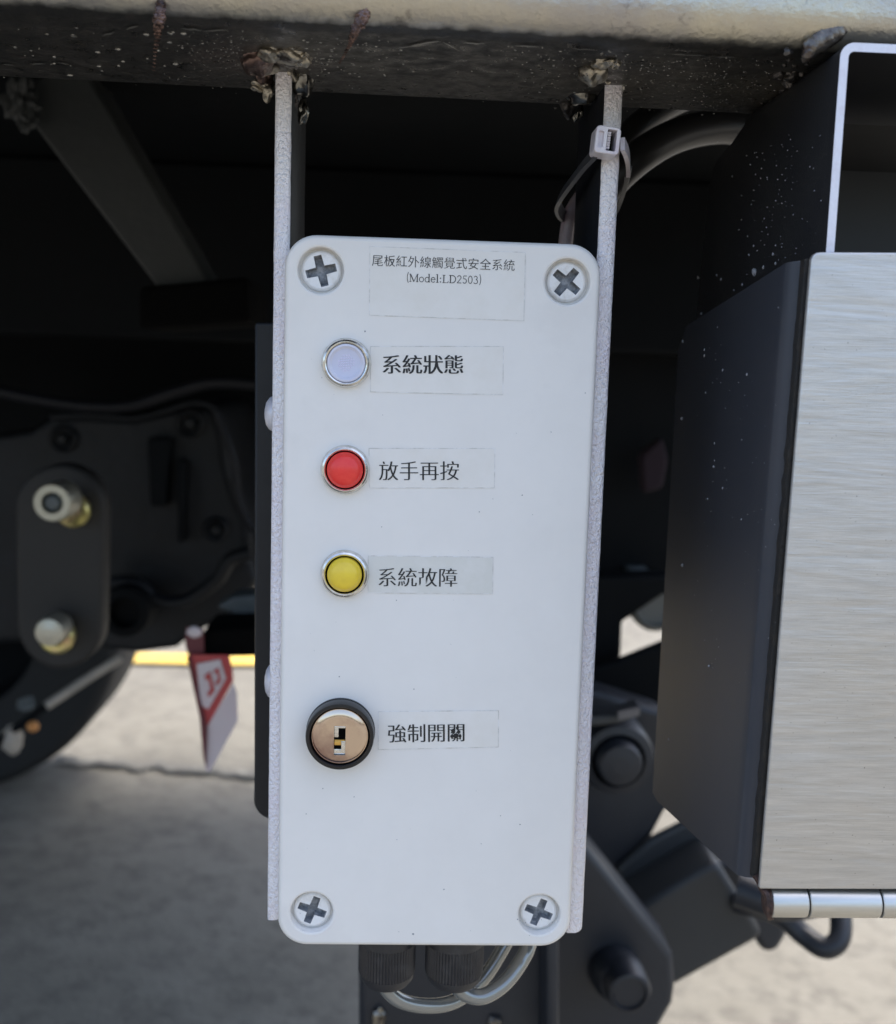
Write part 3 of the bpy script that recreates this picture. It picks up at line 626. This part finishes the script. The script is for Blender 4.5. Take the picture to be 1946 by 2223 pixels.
mb.rings([[hp(p[0], p[1], F0 - .0003) for p in hr(.03, .03, .97, .97, .14)], [hp(p[0], p[1], F0) for p in out], [hp(p[0], p[1], .0035) for p in out]], cap1=True)
mb.rings([[hp(p[0], p[1], F0 - .0003) for p in ins_], [hp(p[0], p[1], .0030) for p in ins_]])
mb.rings([[hp(p[0], p[1], F0 - .0003) for p in win], [hp(p[0], p[1], F0 + .0008) for p in win]]); mb.add([hp(p[0], p[1], F0 + .0008) for p in win], [tuple(range(len(win)))])
mb.build('head', 'tie', tie, smooth=30, doubles=True)
mb = MB(); mb.add([hp(.46, .12, .0029), hp(.84, .12, .0029), hp(.84, .90, .0029), hp(.46, .90, .0029)], [(0, 1, 2, 3)]); mb.build('slot_floor', 'black', tie)
mb = MB()
for i in range(7):
    b0 = .22 + i * .09; mb.prism([hp(.50, b0, F0 + .0006), hp(.62, b0, F0 + .0006), hp(.62, b0 + .06, F0 + .0004), hp(.50, b0 + .06, F0 + .0004)], [hp(.50, b0, .002), hp(.62, b0, .002), hp(.62, b0 + .06, .002), hp(.50, b0 + .06, .002)])
mb.build('pawl_teeth', 'tie', tie, smooth=0)
strap = [at(1352, 312, -.0005), at(1360, 330, .004), at(1364, 352, .012), at(1363, 385, .025), at(1352, 425, .042), at(1335, 458, .055), at(1300, 480, .066), at(1262, 485, .066), at(1225, 470, .058), at(1212, 448, .048), at(1220, 425, .036), at(1245, 390, .022), at(1272, 355, .010), at(1296, 330, .002)]
sp_ = spline(strap, 8); mb = MB(); mb.ribbon(sp_[:22], (0, .25, 1), .0034, .0011); mb.build('strap', 'tie', tie, smooth=40)
mb = MB(); mb.ribbon(sp_[21:], (.3, .2, 1), .0034, .0011); mb.build('strap', 'tie_shaded', tie, smooth=40)

# ================================================================== HOSES
tube_thing('black_hose', [at(1262, 900, .075), at(1262, 600, .072), at(1275, 500, .068), at(1312, 418, .066), at(1370, 355, .066), at(1455, 300, .070), at(1545, 277, .076), at(1640, 282, .085), at(1800, 300, .10)], px(36, .068), 'hose', 'thick black hose curving right from behind the cable tie', 'hose', seg=28)
tube_thing('black_hose', [at(1225, 1000, .098), at(1240, 640, .096), at(1285, 430, .094), at(1345, 322, .095), at(1400, 262, .098), at(1480, 215, .105), at(1600, 180, .13)], px(28, .096), 'hose', 'thinner black hose behind, rising under the rail', 'hose', seg=24)
tube_thing('cable', [at(1226, 700, .062), at(1227, 560, .060), at(1231, 505, .059), at(1240, 462, .059), at(1262, 425, .064)], px(15, .06), 'pink', 'pale pink tube in place of a reflection just above the box, left of the right bar', 'cable')  # added tube; its pale pink stands in for a reflection

# ================================================================== BOX BEAM (upper right)
cy, cxl = -.0372, .0953
XL = at(1793, 545, cy).x; X2 = at(1826, 110, cy).x; XC = (XL + X2) / 2
ZT = at(1850, 92, cy).z
beam = thing('box_beam', 'open ended square beam with white rim welded under the rail', 'steel beam', (XC, cy, .03))
th = px(18, cy); mb = MB()
rO = px(30, cy)
def prof(ins, back):
    out = [(XC + ins, .02)]
    for i in range(9):
        a = R(180 - 90 * i / 8); rr = rO - ins; out.append((XC + rO + rr * math.cos(a), ZT - rO + rr * math.sin(a)))
    out.append((.25, ZT - ins)); return out
o_, i_ = prof(0, 0), prof(th, 0)
# outline of the left wall from the photo: back edge slopes in near the rail
pb = [atX(1635, 262, XC), atX(1590, 310, XC), atX(1556, 350, XC), atX(1543, 385, XC), atX(1513, 680, XC)]
by = .112
def cols(P_, ys): return [[(p[0], y, p[1]) for p in P_] for y in ys]
for P_, nm in ((o_, 0),):
    pass
n = len(o_)
mb.rings(cols(o_[1:], [cy, .03]), closed=False); mb.rings(cols(i_[1:], [cy, .03]), closed=False)
wall = [(cy, .02), (cy, ZT - rO), (.03, ZT - rO)] + [(q.y, q.z) for q in pb if q.y > .03] + [(pb[-1].y, .02)]
mb.prism([(XC, y, z) for y, z in wall], [(XC + th, y, z) for y, z in wall])
mb.add([(p[0], cy - .0001, p[1]) for p in o_] + [(p[0], cy - .0001, p[1]) for p in i_], [(k, k + 1, n + k + 1, n + k) for k in range(n - 1)], 1)
mb.build('beam_wall', ['beamside', 'rimpaint'], beam, smooth=40)
by = pb[-1].y - .004
mb = MB(); mb.box((XC + th, by - .002, .02), (.25, by, pb[2].z)); mb.build('beam_back', 'armgrey', beam)
# spatter drops on the beam and side panel
# ================================================================== CABINET WITH STAINLESS DOOR
cab = thing('cabinet', 'dark side cabinet with brushed stainless door and bottom hinge', 'cabinet', (.11, -.02, -.075))
yd = -.0400; ysf = -.0355
FT, FB = at(1748, 566, ysf), at(1637, 1906, ysf); rb_ = .0034
bk = [atX(1483, 712, FT.x - rb_), atX(1474, 742, FT.x - rb_), atX(1418, 1702, FB.x - rb_), atX(1428, 1740, FB.x - rb_)]
sec = [(0.0, 0.0)] + [(-rb_ * math.sin(R(a)), rb_ * (1 - math.cos(R(a)))) for a in (15, 30, 45, 60, 75, 90)]
rows = []; NB = 24
def side_pt(k, tt):
    base = FT.lerp(FB, tt)
    if k < len(sec): dx, dy = sec[k]; X, Y = base.x + dx, base.y + dy
    else:
        s_ = (k - len(sec) + 1) / NB; yb0 = bk[1].y + (bk[2].y - bk[1].y) * tt
        X, Y = base.x - rb_, ysf + rb_ + (yb0 - ysf - rb_) * s_
    ztop = FT.z + (bk[0].z - FT.z) * max(0, min(1, (Y - ysf) / (bk[0].y - ysf))) ** 1.0
    zbot = FB.z + (bk[3].z - FB.z) * max(0, min(1, (Y - ysf) / (bk[3].y - ysf)))
    if Y > bk[0].y - .004: ztop -= (Y - bk[0].y + .004) * .9
    return Vector((X, Y, ztop + (zbot - ztop) * tt))
K = len(sec) + NB; NT = 24; mb = MB()
G = [[side_pt(k, t_ / NT) for t_ in range(NT + 1)] for k in range(K)]
G2 = [[p + Vector((.0014, .0 if k else .0014, 0)) for p in c] for k, c in enumerate(G)]
def grid(Gr, rev=False):
    vs = [p for c in Gr for p in c]; m_ = NT + 1
    return vs, [(k * m_ + t_, k * m_ + t_ + 1, (k + 1) * m_ + t_ + 1, (k + 1) * m_ + t_) for k in range(K - 1) for t_ in range(NT)]
mb.add(*grid(G)); mb.add(*grid(G2))
bl = lambda c: [c[0], c[-1]]
mb.add([c[0] for c in G] + [c[0] for c in G2], [(k, k + 1, K + k + 1, K + k) for k in range(K - 1)]); mb.add([c[-1] for c in G] + [c[-1] for c in G2], [(k, k + 1, K + k + 1, K + k) for k in range(K - 1)])
mb.build('side_panel', 'sidepaint', cab, smooth=40, doubles=True)
pnx = lambda y: FT.x + (FB.x - FT.x) * (y - 566) / 1340 - rb_ - .0001
# drops of paint and spatter on the dark side
mb = MB()
zx = lambda x, y: (1240 + x / 2.925, 500 + y / 2.925)
for (x, y, r) in [(710, 705, 9), (847, 758, 7), (847, 795, 8), (963, 888, 8), (1117, 915, 8), (855, 1030, 6), (703, 1195, 9), (912, 1352, 6), (905, 1500, 8), (912, 1462, 5), (963, 1637, 7), (868, 1706, 6), (1082, 1835, 6), (1086, 1330, 4), (1228, 1478, 3), (930, 615, 4), (1318, 490, 4), (1065, 966, 3), (900, 968, 3)]:
    a_, b_ = zx(x, y); q = atX(a_, b_, pnx(b_)); rr = px(r / 2.925 * .8, q.y) ; mb.ball(q, (rr * .8, rr * 1.0, rr * 1.5), x, .2, 1, 2)
for i in range(60):
    a_, b_ = random.uniform(1490, 1690), random.uniform(740, 1500); q = atX(a_, b_, pnx(b_)); rr = px(random.uniform(.4, 1.1), q.y); mb.ball(q, rr, i, .2, 1, 1)
for (x, y, r) in [(1247 + 235, 1200 + 80 / 2.92, 4), (1540, 1446, 3), (1453, 1605, 3)]:
    q = atX(x, y, pnx(y)); rr = px(r, q.y); mb.ball(q, rr, x, .2, 1, 1)
stuff(mb.build('paint_drops', 'droplet', cab, smooth=60))
mb = MB()
for (x, y, r) in [(1168, 265, 26), (1222, 235, 12), (1110, 395, 22), (1145, 362, 12), (1088, 345, 9), (1283, 150, 10), (1300, 210, 10), (1130, 155, 7), (953, 310, 9), (808, 300, 9), (828, 528, 8), (1300, 95, 6), (925, 285, 6), (1035, 380, 6), (1160, 98, 7)]:
    a_, b_ = zx(x, y); q = atX(a_, b_, XC - .0001 if (x, y) != (1110, 395) else XC - .006); rr = px(r / 2.925 * .8, q.y); mb.ball(q, (rr * .8, rr, rr * 1.3), x, .2, 1, 2)
for i in range(120):
    a_, b_ = random.gauss(1690, 45), random.uniform(290, 620); q = atX(a_, b_, XC)
    if q.y < cy + .003 or q.y > by - .005: continue
    rr = px(random.uniform(.5, 1.9), q.y); mb.ball(q, rr, i, .3, 1, 1)
stuff(mb.build('paint_drops', 'droplet', beam, smooth=60))
# door, seal
dTL, dBL = at(1763, 547, yd), at(1649, 1931, yd); dTR, dBR = at(2250, 549, yd), at(2250, 1932, yd)
cr_ = px(18, yd); mb = MB()
def corner(c, a, b, r, n=6):
    u, v = (a - c).normalized(), (b - c).normalized(); return [c + u * r * (1 - math.sin(R(90 * i / n))) + v * r * (1 - math.cos(R(90 * i / n))) for i in range(n + 1)]
out = corner(dTL, dBL, dTR, cr_) + [dTR, dBR] + corner(dBL, dBR, dTL, px(5, yd))
mb.prism(out, [p + Vector((0, .0016, 0)) for p in out]); mb.build('door', 'steel', cab, bevel=.0004, smooth=30)
sl_ = [at(1748, 562, yd + .002), at(1775, 560, yd + .002), at(1662, 1915, yd + .002), at(1636, 1908, yd + .002)]
def wob(a, b, n, amp): return [a.lerp(b, i / n) + Vector((amp * noise.noise(Vector((i * .6, 2, 1))), 0, 0)) for i in range(n + 1)]
left = wob(sl_[0], sl_[3], 70, .0004); outl = left + [sl_[2], sl_[1]]
MB().prism(outl, [p + Vector((0, .0026, 0)) for p in outl]).build('door_seal', 'seal', cab, smooth=0)
# cabinet shell behind the door
mb = MB(); bx = FB.x + .002
mb.prism([(FT.x + .002, ysf, FT.z - .004), (.22, ysf, FT.z - .004), (.22, ysf, FB.z + .002), (bx, ysf, FB.z + .002)], [(FT.x + .002, .045, FT.z - .018), (.22, .045, FT.z - .018), (.22, .045, FB.z - .010), (bx, .045, FB.z - .010)])
mb.build('shell', 'sidepaint', cab)
# hinge knuckles
hz0, hz1 = at(1700, 1936, yd).z, at(1700, 1999, yd).z; hr_ = (hz0 - hz1) / 2; hz = (hz0 + hz1) / 2; hy = yd + .0024
xs_ = [at(1675, 1967, yd).x, at(1757, 1967, yd).x, at(1915, 1967, yd).x, at(2075, 1967, yd).x, at(2230, 1967, yd).x]
for i in range(4):
    a, b = xs_[i] + .00018, xs_[i + 1] - .00018; L_ = b - a
    mb = MB().lathe((a, hy, hz), (1, 0, 0), [(hr_ * .3, 0), (hr_ * .93, 0), (hr_ * .985, .0002), (hr_, .0005), (hr_, L_ - .0005), (hr_ * .985, L_ - .0002), (hr_ * .93, L_)], 48, cap0=True, cap1=True)
    mb.build('hinge_knuckle', 'hinge', cab, smooth=30)
MB().lathe((xs_[0] + .001, hy, hz), (1, 0, 0), [(hr_ * .8, 0), (hr_ * .8, .13)], 24, cap0=True).build('hinge_pin', 'seal', cab)
MB().box((xs_[0] - .0002, yd + .0016, hz0 - .0004), (.21, yd + .0030, at(1700, 1928, yd).z)).build('hinge_leaf', 'seal', cab)
# rusty rolled end of the hinge leaf
rp_ = [at(1640, 1900, yd + .002), at(1649, 1915, yd + .0015), at(1655, 1930, yd + .001), at(1664, 1941, yd), at(1668, 1955, yd - .0004), at(1668, 1975, yd - .0004), at(1670, 1990, yd + .0005), at(1675, 1994, yd + .003)]
MB().ribbon(spline(rp_, 6), (1, .3, 0), .0012, .0009).build('hinge_curl', 'rust', cab, smooth=50)
MB().lathe((xs_[0] - .0006, hy, hz), (1, 0, 0), [(hr_ * .9, 0), (hr_ * .97, .0004), (hr_ * .97, .0008)], 24, cap0=True).build('hinge_end', 'rust', cab)

# ================================================================== BLACK PLATE beside the left bar
mb = MB()
cpt = lambda cx, cy_, r, a0, a1, n=8: [(cx + r * math.cos(R(a0 + (a1 - a0) * i / n)), cy_ + r * math.sin(R(a0 + (a1 - a0) * i / n))) for i in range(n + 1)]
o = slab([(553, 700), (700, 700), (700, 1782), (595, 1780)] + cpt(593, 1738, 42, 90, 180) + [(552, 1700)], .050, .005).build('mounting_plate', 'darkpaint', bevel=.0008)
tag(o, 'black steel plate with rounded lower corner behind the left bar', 'steel plate')

# ================================================================== UNDER THE TRUCK
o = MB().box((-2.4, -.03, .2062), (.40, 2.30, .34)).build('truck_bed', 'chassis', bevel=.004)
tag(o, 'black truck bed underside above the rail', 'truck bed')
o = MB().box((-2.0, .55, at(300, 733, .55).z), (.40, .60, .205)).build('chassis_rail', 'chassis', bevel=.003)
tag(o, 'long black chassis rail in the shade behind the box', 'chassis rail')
o = MB().box((-1.6, .92, at(1400, 1290, .92).z), (.36, 1.60, .205)).build('chassis_backing', 'chassis', bevel=.02, seg=4)  # added dark mass; closes the view and shades the ground below
tag(o, 'large black backing mass deep in the shade under the bed', 'backing mass')
br = thing('diagonal_brace', 'worn black square brace slanting down at the upper left', 'brace', at(300, 400, .30))
slab([(150, 110), (165, 115), (470, 640), (362, 650), (30, 215)], .30, .05).build('tube', 'grey_dark', br, bevel=.0025, seg=2)
slab([(300, 622), (540, 600), (545, 700), (300, 715)], .285, .07).build('dark_end_block', 'black', br, bevel=.003)  # added black block; hides the brace end so it fades into the dark
wb_ = MB(); wb(wb_, 45, 215, .29, 30, 61, (1, .5, 1.2), .6); wb(wb_, 58, 265, .29, 16, 62, (1, .5, 1), .6); wb_.build('weld_bead', 'grey_dark', br)
# cast housing
hs = thing('axle_housing', 'dark cast axle housing with flange and bolts behind the plate', 'axle housing', at(330, 1200, .62))
outl = [(-60, 950), (60, 935), (110, 905), (200, 903), (290, 908), (360, 892), (420, 875), (462, 885), (482, 930), (492, 1010), (512, 1080), (536, 1130), (540, 1200), (560, 1260), (520, 1330), (430, 1370), (380, 1408), (300, 1418), (230, 1412), (190, 1390), (-60, 1400)]
slab(outl, .66, .22).build('casting', 'cast', hs, bevel=.006, seg=3)
mb = MB(); f = spline([at(x, y, .655) for x, y in [(110, 905), (200, 903), (290, 908), (360, 892), (420, 875), (462, 885), (482, 930), (492, 1010), (512, 1080), (536, 1130), (540, 1200)]], 8)
mb.tube(f, px(7, .655), 10); mb.build('flange', 'cast', hs)
for (x, y, r) in [(140, 952, 30), (415, 918, 32), (470, 1148, 28), (350, 1000, 15)]:
    c = at(x, y, .66); mb = MB(); rr = px(r, .66)
    mb.lathe((c.x, .66, c.z), (0, -1, 0), [(rr, -.003), (rr, .004), (rr * .85, .006), (rr * .55, .004), (rr * .5, -.004)], 32, cap1=False)
    mb.lathe((c.x, .66, c.z), (0, -1, 0), [(rr * .42, -.004), (rr * .42, .008), (rr * .3, .010)], 6); mb.build('bolt', 'cast', hs, smooth=25)
for (q, w_) in ((((318, 950), (368, 950), (360, 1100), (325, 1100)), .03), (((385, 1000), (402, 1000), (398, 1180), (385, 1180)), .015)):
    slab(q, .64, .03).build('rib', 'chassis', hs, bevel=.003)
mb = MB(); mb.tube(spline([at(x, y, .62) for x, y in [(215, 1270), (290, 1265), (335, 1300), (400, 1305), (470, 1260), (500, 1215), (545, 1200)]], 8), px(16, .62), 12); mb.build('pipe', 'cast', hs)
c = at(270, 1330, .60); mb = MB(); rr = px(58, .60); mb.lathe((c.x, .64, c.z), (0, -1, 0), [(rr, 0), (rr, .03), (rr * .93, .04), (rr * .6, .042), (rr * .55, .03), (rr * .2, .03)], 40); mb.build('bush', 'chassis', hs)
o = MB().tube(spline([at(x, y, .50) for x, y in [(-40, 842), (90, 868), (190, 882), (285, 880), (380, 850), (470, 830), (620, 840)]], 8), px(13, .50), 14).build('air_line', 'hose_dark'); tag(o, 'dark air line running above the axle housing', 'air line')
o = MB().tube(spline([at(x, y, .55) for x, y in [(470, 900), (505, 990), (520, 1090), (560, 1160), (640, 1200)]], 8), px(9, .55), 12).build('air_line', 'hose_dark'); tag(o, 'thin black air line beside the housing edge, behind the plate', 'air line')
# shackle plate with two bolts
sk = thing('shackle_plate', 'round ended dark plate with two shiny zinc bolts, left', 'shackle plate', at(130, 1230, .45))
slab(cpt(130, 1105, 97, 180, 360, 16) + cpt(130, 1362, 92, 0, 180, 16), .45, .02).build('plate', 'plate_dark', sk, bevel=.003)
def stud(bx_, by_, fx, fy_, Yb, Yf, rb, rf, ring, lab):
    a, b = at(bx_, by_, Yb), at(fx, fy_, Yf); ax = b - a; L_ = ax.length; s_ = bpy.data.objects.new('bolt', None); COL.objects.link(s_); s_.parent = sk; s_.empty_display_size = .01; s_['label'] = lab
    mb = MB(); mb.lathe(a, (0, -1, 0), [(px(rb, Yb), -.002), (px(rb, Yb), .004), (px(rb * .8, Yb), .007)], 32); mb.build('washer', 'zincy', s_, smooth=30)
    mb = MB(); mb.lathe(a, ax, [(px(rf * .86, Yf), .0), (px(rf * .9, Yf), L_ * .6)], 6); mb.build('shank', 'zincy', s_, smooth=20)
    mb = MB(); rr = px(rf, Yf)
    if ring: mb.lathe(b, (0, -1, 0), [(rr, -.022), (rr, -.003), (rr * .9, 0), (rr * .55, 0), (rr * .48, -.004)], 40, cap1=False)
    else: mb.lathe(b, (0, -1, 0), [(rr, -.02), (rr, -.004), (rr * .9, 0), (rr * .3, .001)], 40)
    mb.build('nut', 'zinc', s_, smooth=30)
    if ring:
        mb = MB(); mb.lathe(b, (0, -1, 0), [(rr * .48, -.01), (rr * .46, -.003), (rr * .3, 0.0)], 32); mb.build('stud_end', 'greyblue', s_)
stud(160, 1108, 113, 1092, .448, .40, 36, 43, True, 'ring shaped nut on zinc stud')
stud(126, 1380, 106, 1374, .448, .42, 38, 33, False, 'flat ended zinc bolt head')
# wheel
wc = at(-136, 1350, 1.84); wr = wc.z - GZ - .001
wh = thing('truck_wheel', 'black truck tyre standing on the far ground, lower left', 'wheel', (wc.x, 1.955, GZ))
mb = MB(); prof_ = [(wr * .55, .115), (wr * .80, .128), (wr * .95, .125), (wr * .99, .112), (wr, .09), (wr, -.09), (wr * .985, -.10), (wr * .93, -.12), (wr * .80, -.125), (wr * .55, -.115)]
mb.lathe((wc.x, 1.965, wc.z), (0, -1, 0), prof_, 96, cap1=False); mb.build('tyre', 'tyre', wh, smooth=30)
MB().lathe((wc.x, 1.965, wc.z), (0, -1, 0), [(wr * .57, .10), (wr * .54, .09), (wr * .5, .03), (wr * .2, .03), (wr * .18, .09)], 48).build('rim', 'chassis', wh, smooth=30)
o = MB().tube([at(262, 1428, .95), at(180, 1480, .93), at(100, 1533, .91)], px(10, .92), 12).build('brake_rod', 'bar'); tag(o, 'tan rod slanting across the dark lower left', 'rod')
o = MB().tube([at(100, 1533, .91), at(50, 1570, .90), at(-30, 1630, .89)], px(9, .9), 12).build('brake_rod', 'chassis'); tag(o, 'black rod continuing below the tan rod toward the frame edge', 'rod')
mb = MB(); wb(mb, 56, 1528, .90, 15, 71, (1.2, 1, 1), .3); o = mb.build('clip', 'greyblue'); tag(o, 'small blue grey clip beside the tan rod', 'clip')
mb = MB(); wb(mb, 71, 1577, .90, 12, 72, (1.1, 1, 1), .1); o = mb.build('cap', mat('orange_cap', (.55, .24, .07), .5)); tag(o, 'small orange cap below the blue grey clip', 'cap')
mb = MB(); wb(mb, 27, 1607, .90, 22, 73, (1, 1, 1.5), .15); o = mb.build('bracket_end', 'bar'); tag(o, 'tan bracket end at the left frame edge', 'bracket')
# cross piece and tag
o = slab([(441, 1368), (640, 1362), (640, 1424), (441, 1427)], .44, .05).build('cross_piece', 'black', bevel=.002); tag(o, 'short matt black cross piece above the red tag', 'cross piece')
o = slab([(470, 1318), (505, 1296), (640, 1285), (640, 1366), (450, 1364), (462, 1352), (520, 1340), (500, 1330)], .50, .03).build('air_fitting', 'greyblue', bevel=.006, seg=3); tag(o, 'grey blue fitting above the black cross piece', 'fitting')
tg = thing('warning_tag', 'red and white hanging tag under the black cross piece', 'tag', at(460, 1672, .43))
slab([(404, 1362), (441, 1366), (443, 1425), (412, 1430), (402, 1400)], .435, .002).build('loop', 'tagdark', tg)
wb_ = MB(); wb(wb_, 422, 1372, .43, 14, 81, (1.1, .5, .9), .2); wb_.build('knot', 'tagwhite', tg)
slab([(411, 1422), (497, 1423), (505, 1460), (506, 1480), (448, 1582), (436, 1560)], .430, .002).build('red_panel', 'tagred', tg)
slab([(427, 1442), (478, 1432), (490, 1474), (452, 1540), (436, 1530)], .4285, .0012).build('white_patch', 'tagwhite', tg)
slab([(444, 1468), (456, 1458), (466, 1500), (454, 1514), (450, 1506), (457, 1496), (453, 1474), (448, 1478)], .4275, .0009).build('print', 'tagred', tg)
slab([(464, 1456), (474, 1450), (480, 1478), (470, 1490), (468, 1482), (474, 1474), (471, 1460), (466, 1463)], .4275, .0009).build('print', 'tagred', tg)
slab([(441, 1592), (506, 1484), (514, 1505), (516, 1566), (456, 1676), (447, 1672)], .430, .002).build('white_panel', 'tagwhite', tg)
slab([(405, 1425), (413, 1425), (450, 1584), (447, 1668), (441, 1640), (434, 1560)], .4275, .0015).build('edge_fold', 'tagdark', tg)

# ---------------- right background: lift linkage
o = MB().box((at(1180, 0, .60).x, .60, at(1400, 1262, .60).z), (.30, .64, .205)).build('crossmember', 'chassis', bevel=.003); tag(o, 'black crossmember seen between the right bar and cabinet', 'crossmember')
o = slab([(1365, 1234), (1412, 1236), (1410, 1252), (1364, 1250)], .58, .02).build('small_bracket', 'greyblue', bevel=.002); tag(o, 'small grey bracket in the dark right of the box', 'bracket')
o = slab([(1393, 990), (1440, 950), (1452, 1000), (1440, 1060), (1400, 1072)], .56, .02).build('plum_glow', mat('plum_glow_colour', (.013, .005, .010), .9), bevel=.003); tag(o, 'dim plum coloured patch in the dark right of the box', 'glow patch')  # added patch; its plum colour stands in for a faint pinkish glow
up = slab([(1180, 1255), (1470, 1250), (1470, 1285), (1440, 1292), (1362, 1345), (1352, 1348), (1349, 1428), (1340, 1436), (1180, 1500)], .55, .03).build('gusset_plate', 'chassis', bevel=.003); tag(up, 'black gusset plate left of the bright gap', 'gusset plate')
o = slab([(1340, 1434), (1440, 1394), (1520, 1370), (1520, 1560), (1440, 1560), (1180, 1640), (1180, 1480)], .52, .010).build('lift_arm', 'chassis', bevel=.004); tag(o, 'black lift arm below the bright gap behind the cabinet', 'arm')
mb = MB(); c = at(1432, 1318, .62); mb.lathe((c.x, .66, c.z), (0, -1, 0), [(px(62, .62), 0), (px(62, .62), .03), (px(50, .62), .036), (px(44, .62), .03)], 40); o = mb.build('pulley', mat('grey_pulley', (.16, .16, .145), .6)); tag(o, 'grey round pulley at the top of the bright gap', 'pulley')
o = slab([(1180, 1560), (1345, 1552), (1392, 1535), (1389, 1556), (1345, 1572), (1180, 1590)], .40, .02).build('link_bar', 'armgrey', bevel=.002); tag(o, 'thin grey link bar above the round boss', 'link bar')
o = slab([(1343, 1546), (1390, 1536), (1389, 1554), (1344, 1564)], .395, .003).build('bright_clip', mat('worn_grey_metal', (.13, .12, .12), .5)); tag(o, 'pale grey clip on the end of the link bar', 'clip')
pv = thing('pivot_boss', 'round black pivot boss beside the lower right bar', 'pivot', at(1356, 1672, .40))
c = at(1352, 1668, .40); mb = MB(); q = lambda r: px(r, .40)
mb.lathe((c.x, .45, c.z), (0, -1, 0), [(q(88), 0), (q(88), .03), (q(82), .036), (q(64), .037), (q(60), .030)], 48, cap1=False); mb.build('collar', 'armpaint', pv, smooth=30)
mb = MB(); mb.lathe((c.x, .45, c.z), (0, -1, 0), [(q(60), .020), (q(54), .034), (q(52), .042), (q(46), .046), (q(20), .047)], 6 * 8); mb.build('pin', 'armpaint', pv, smooth=30)
o = slab([(1180, 1500), (1300, 1500), (1440, 1545), (1480, 1600), (1476, 1720), (1444, 1765), (1414, 1822), (1345, 1895), (1372, 1950), (1180, 1950)], .45, .03).build('swing_plate', 'armpaint', bevel=.004); tag(o, 'broad navy black swing plate behind the round boss', 'steel plate')
o = slab([(1340, 1890), (1414, 1822), (1481, 1788), (1560, 1740), (1600, 1850), (1535, 1880), (1372, 1962)], .44, .008).build('lift_link', 'armgrey', bevel=.005, seg=3); tag(o, 'upper grey black link arm left of the cabinet corner', 'arm')
o = slab([(1372, 1975), (1528, 1882), (1560, 1870), (1660, 2030), (1640, 2046), (1470, 2140), (1400, 2150)], .40, .05).build('lift_link', 'armgrey', bevel=.005, seg=3); tag(o, 'lower broad grey black link arm with straight bottom edge', 'arm')
big = thing('main_arm', 'large navy black arm with round bolt, bottom right of the box', 'arm', at(1300, 2150, .33))
slab([(1170, 1760), (1215, 1760), (1275, 1839), (1462, 2075), (1467, 2140), (1462, 2180), (1430, 2235), (1380, 2300), (1170, 2320)], .33, .04).build('arm_plate', 'armpaint', big, bevel=.004, seg=3)
c0, c1 = at(1333, 2104, .33), at(1368, 2158, .298); ax = c1 - c0
mb = MB(); mb.lathe(c0, ax, [(px(62, .33), -.004), (px(60, .33), .010), (px(52, .33), .018), (px(47, .33), .019)], 40); mb.build('boss', 'armpaint', big, smooth=30)
mb = MB(); mb.lathe(c1, (0, -1, 0), [(px(53, .3), -.02), (px(53, .3), -.003), (px(48, .3), 0), (px(40, .3), .0005), (px(37, .3), -.0015), (px(20, .3), -.0015)], 40); mb.build('bolt', 'armpaint', big, smooth=25)
low = thing('lower_beam', 'navy black beam below the cable glands at the bottom edge', 'beam', at(960, 2200, .24))
slab([(779, 1990), (1185, 1990), (1186, 2320), (779, 2320)], .26, .05).build('beam_wall', 'armpaint', low, bevel=.004, seg=3)
slab([(1186, 1985), (1215, 1985), (1215, 2320), (1186, 2320)], .235, .06).build('beam_edge', 'armpaint', low, bevel=.003)
bead(low, 822, 2212, 18, 91, (.8, .5, 1.5), 'weld_silver', .4, Y=.258); bead(low, 1075, 2220, 14, 92, (1, .5, 1), 'weld_silver', .4, Y=.258)
o = slab([(1528, 1860), (1640, 1880), (1700, 1960), (1712, 2030), (1690, 2068), (1660, 2072), (1640, 2040), (1600, 1980)], .45, .04).build('knuckle', 'armpaint', bevel=.006, seg=3); tag(o, 'rounded black knuckle low between the broad arm and the hook', 'knuckle')
hk = MB().tube(spline([at(1600, 1960, .40), at(1690, 1985, .38), at(1745, 2030, .37), at(1790, 2058, .36), at(1822, 2040, .36), at(1826, 1985, .37), at(1815, 1900, .39)], 10), px(25, .37), 20).build('tow_hook', 'armpaint', smooth=60); tag(hk, 'thick black hook curling up beneath the hinge', 'hook')
o = MB().tube(spline([at(1600, 1930, .36), at(1700, 1960, .35), at(1800, 1945, .35)], 8), px(40, .36), 20).build('round_bar', 'armpaint', smooth=60); tag(o, 'black round bar directly under the hinge', 'bar')
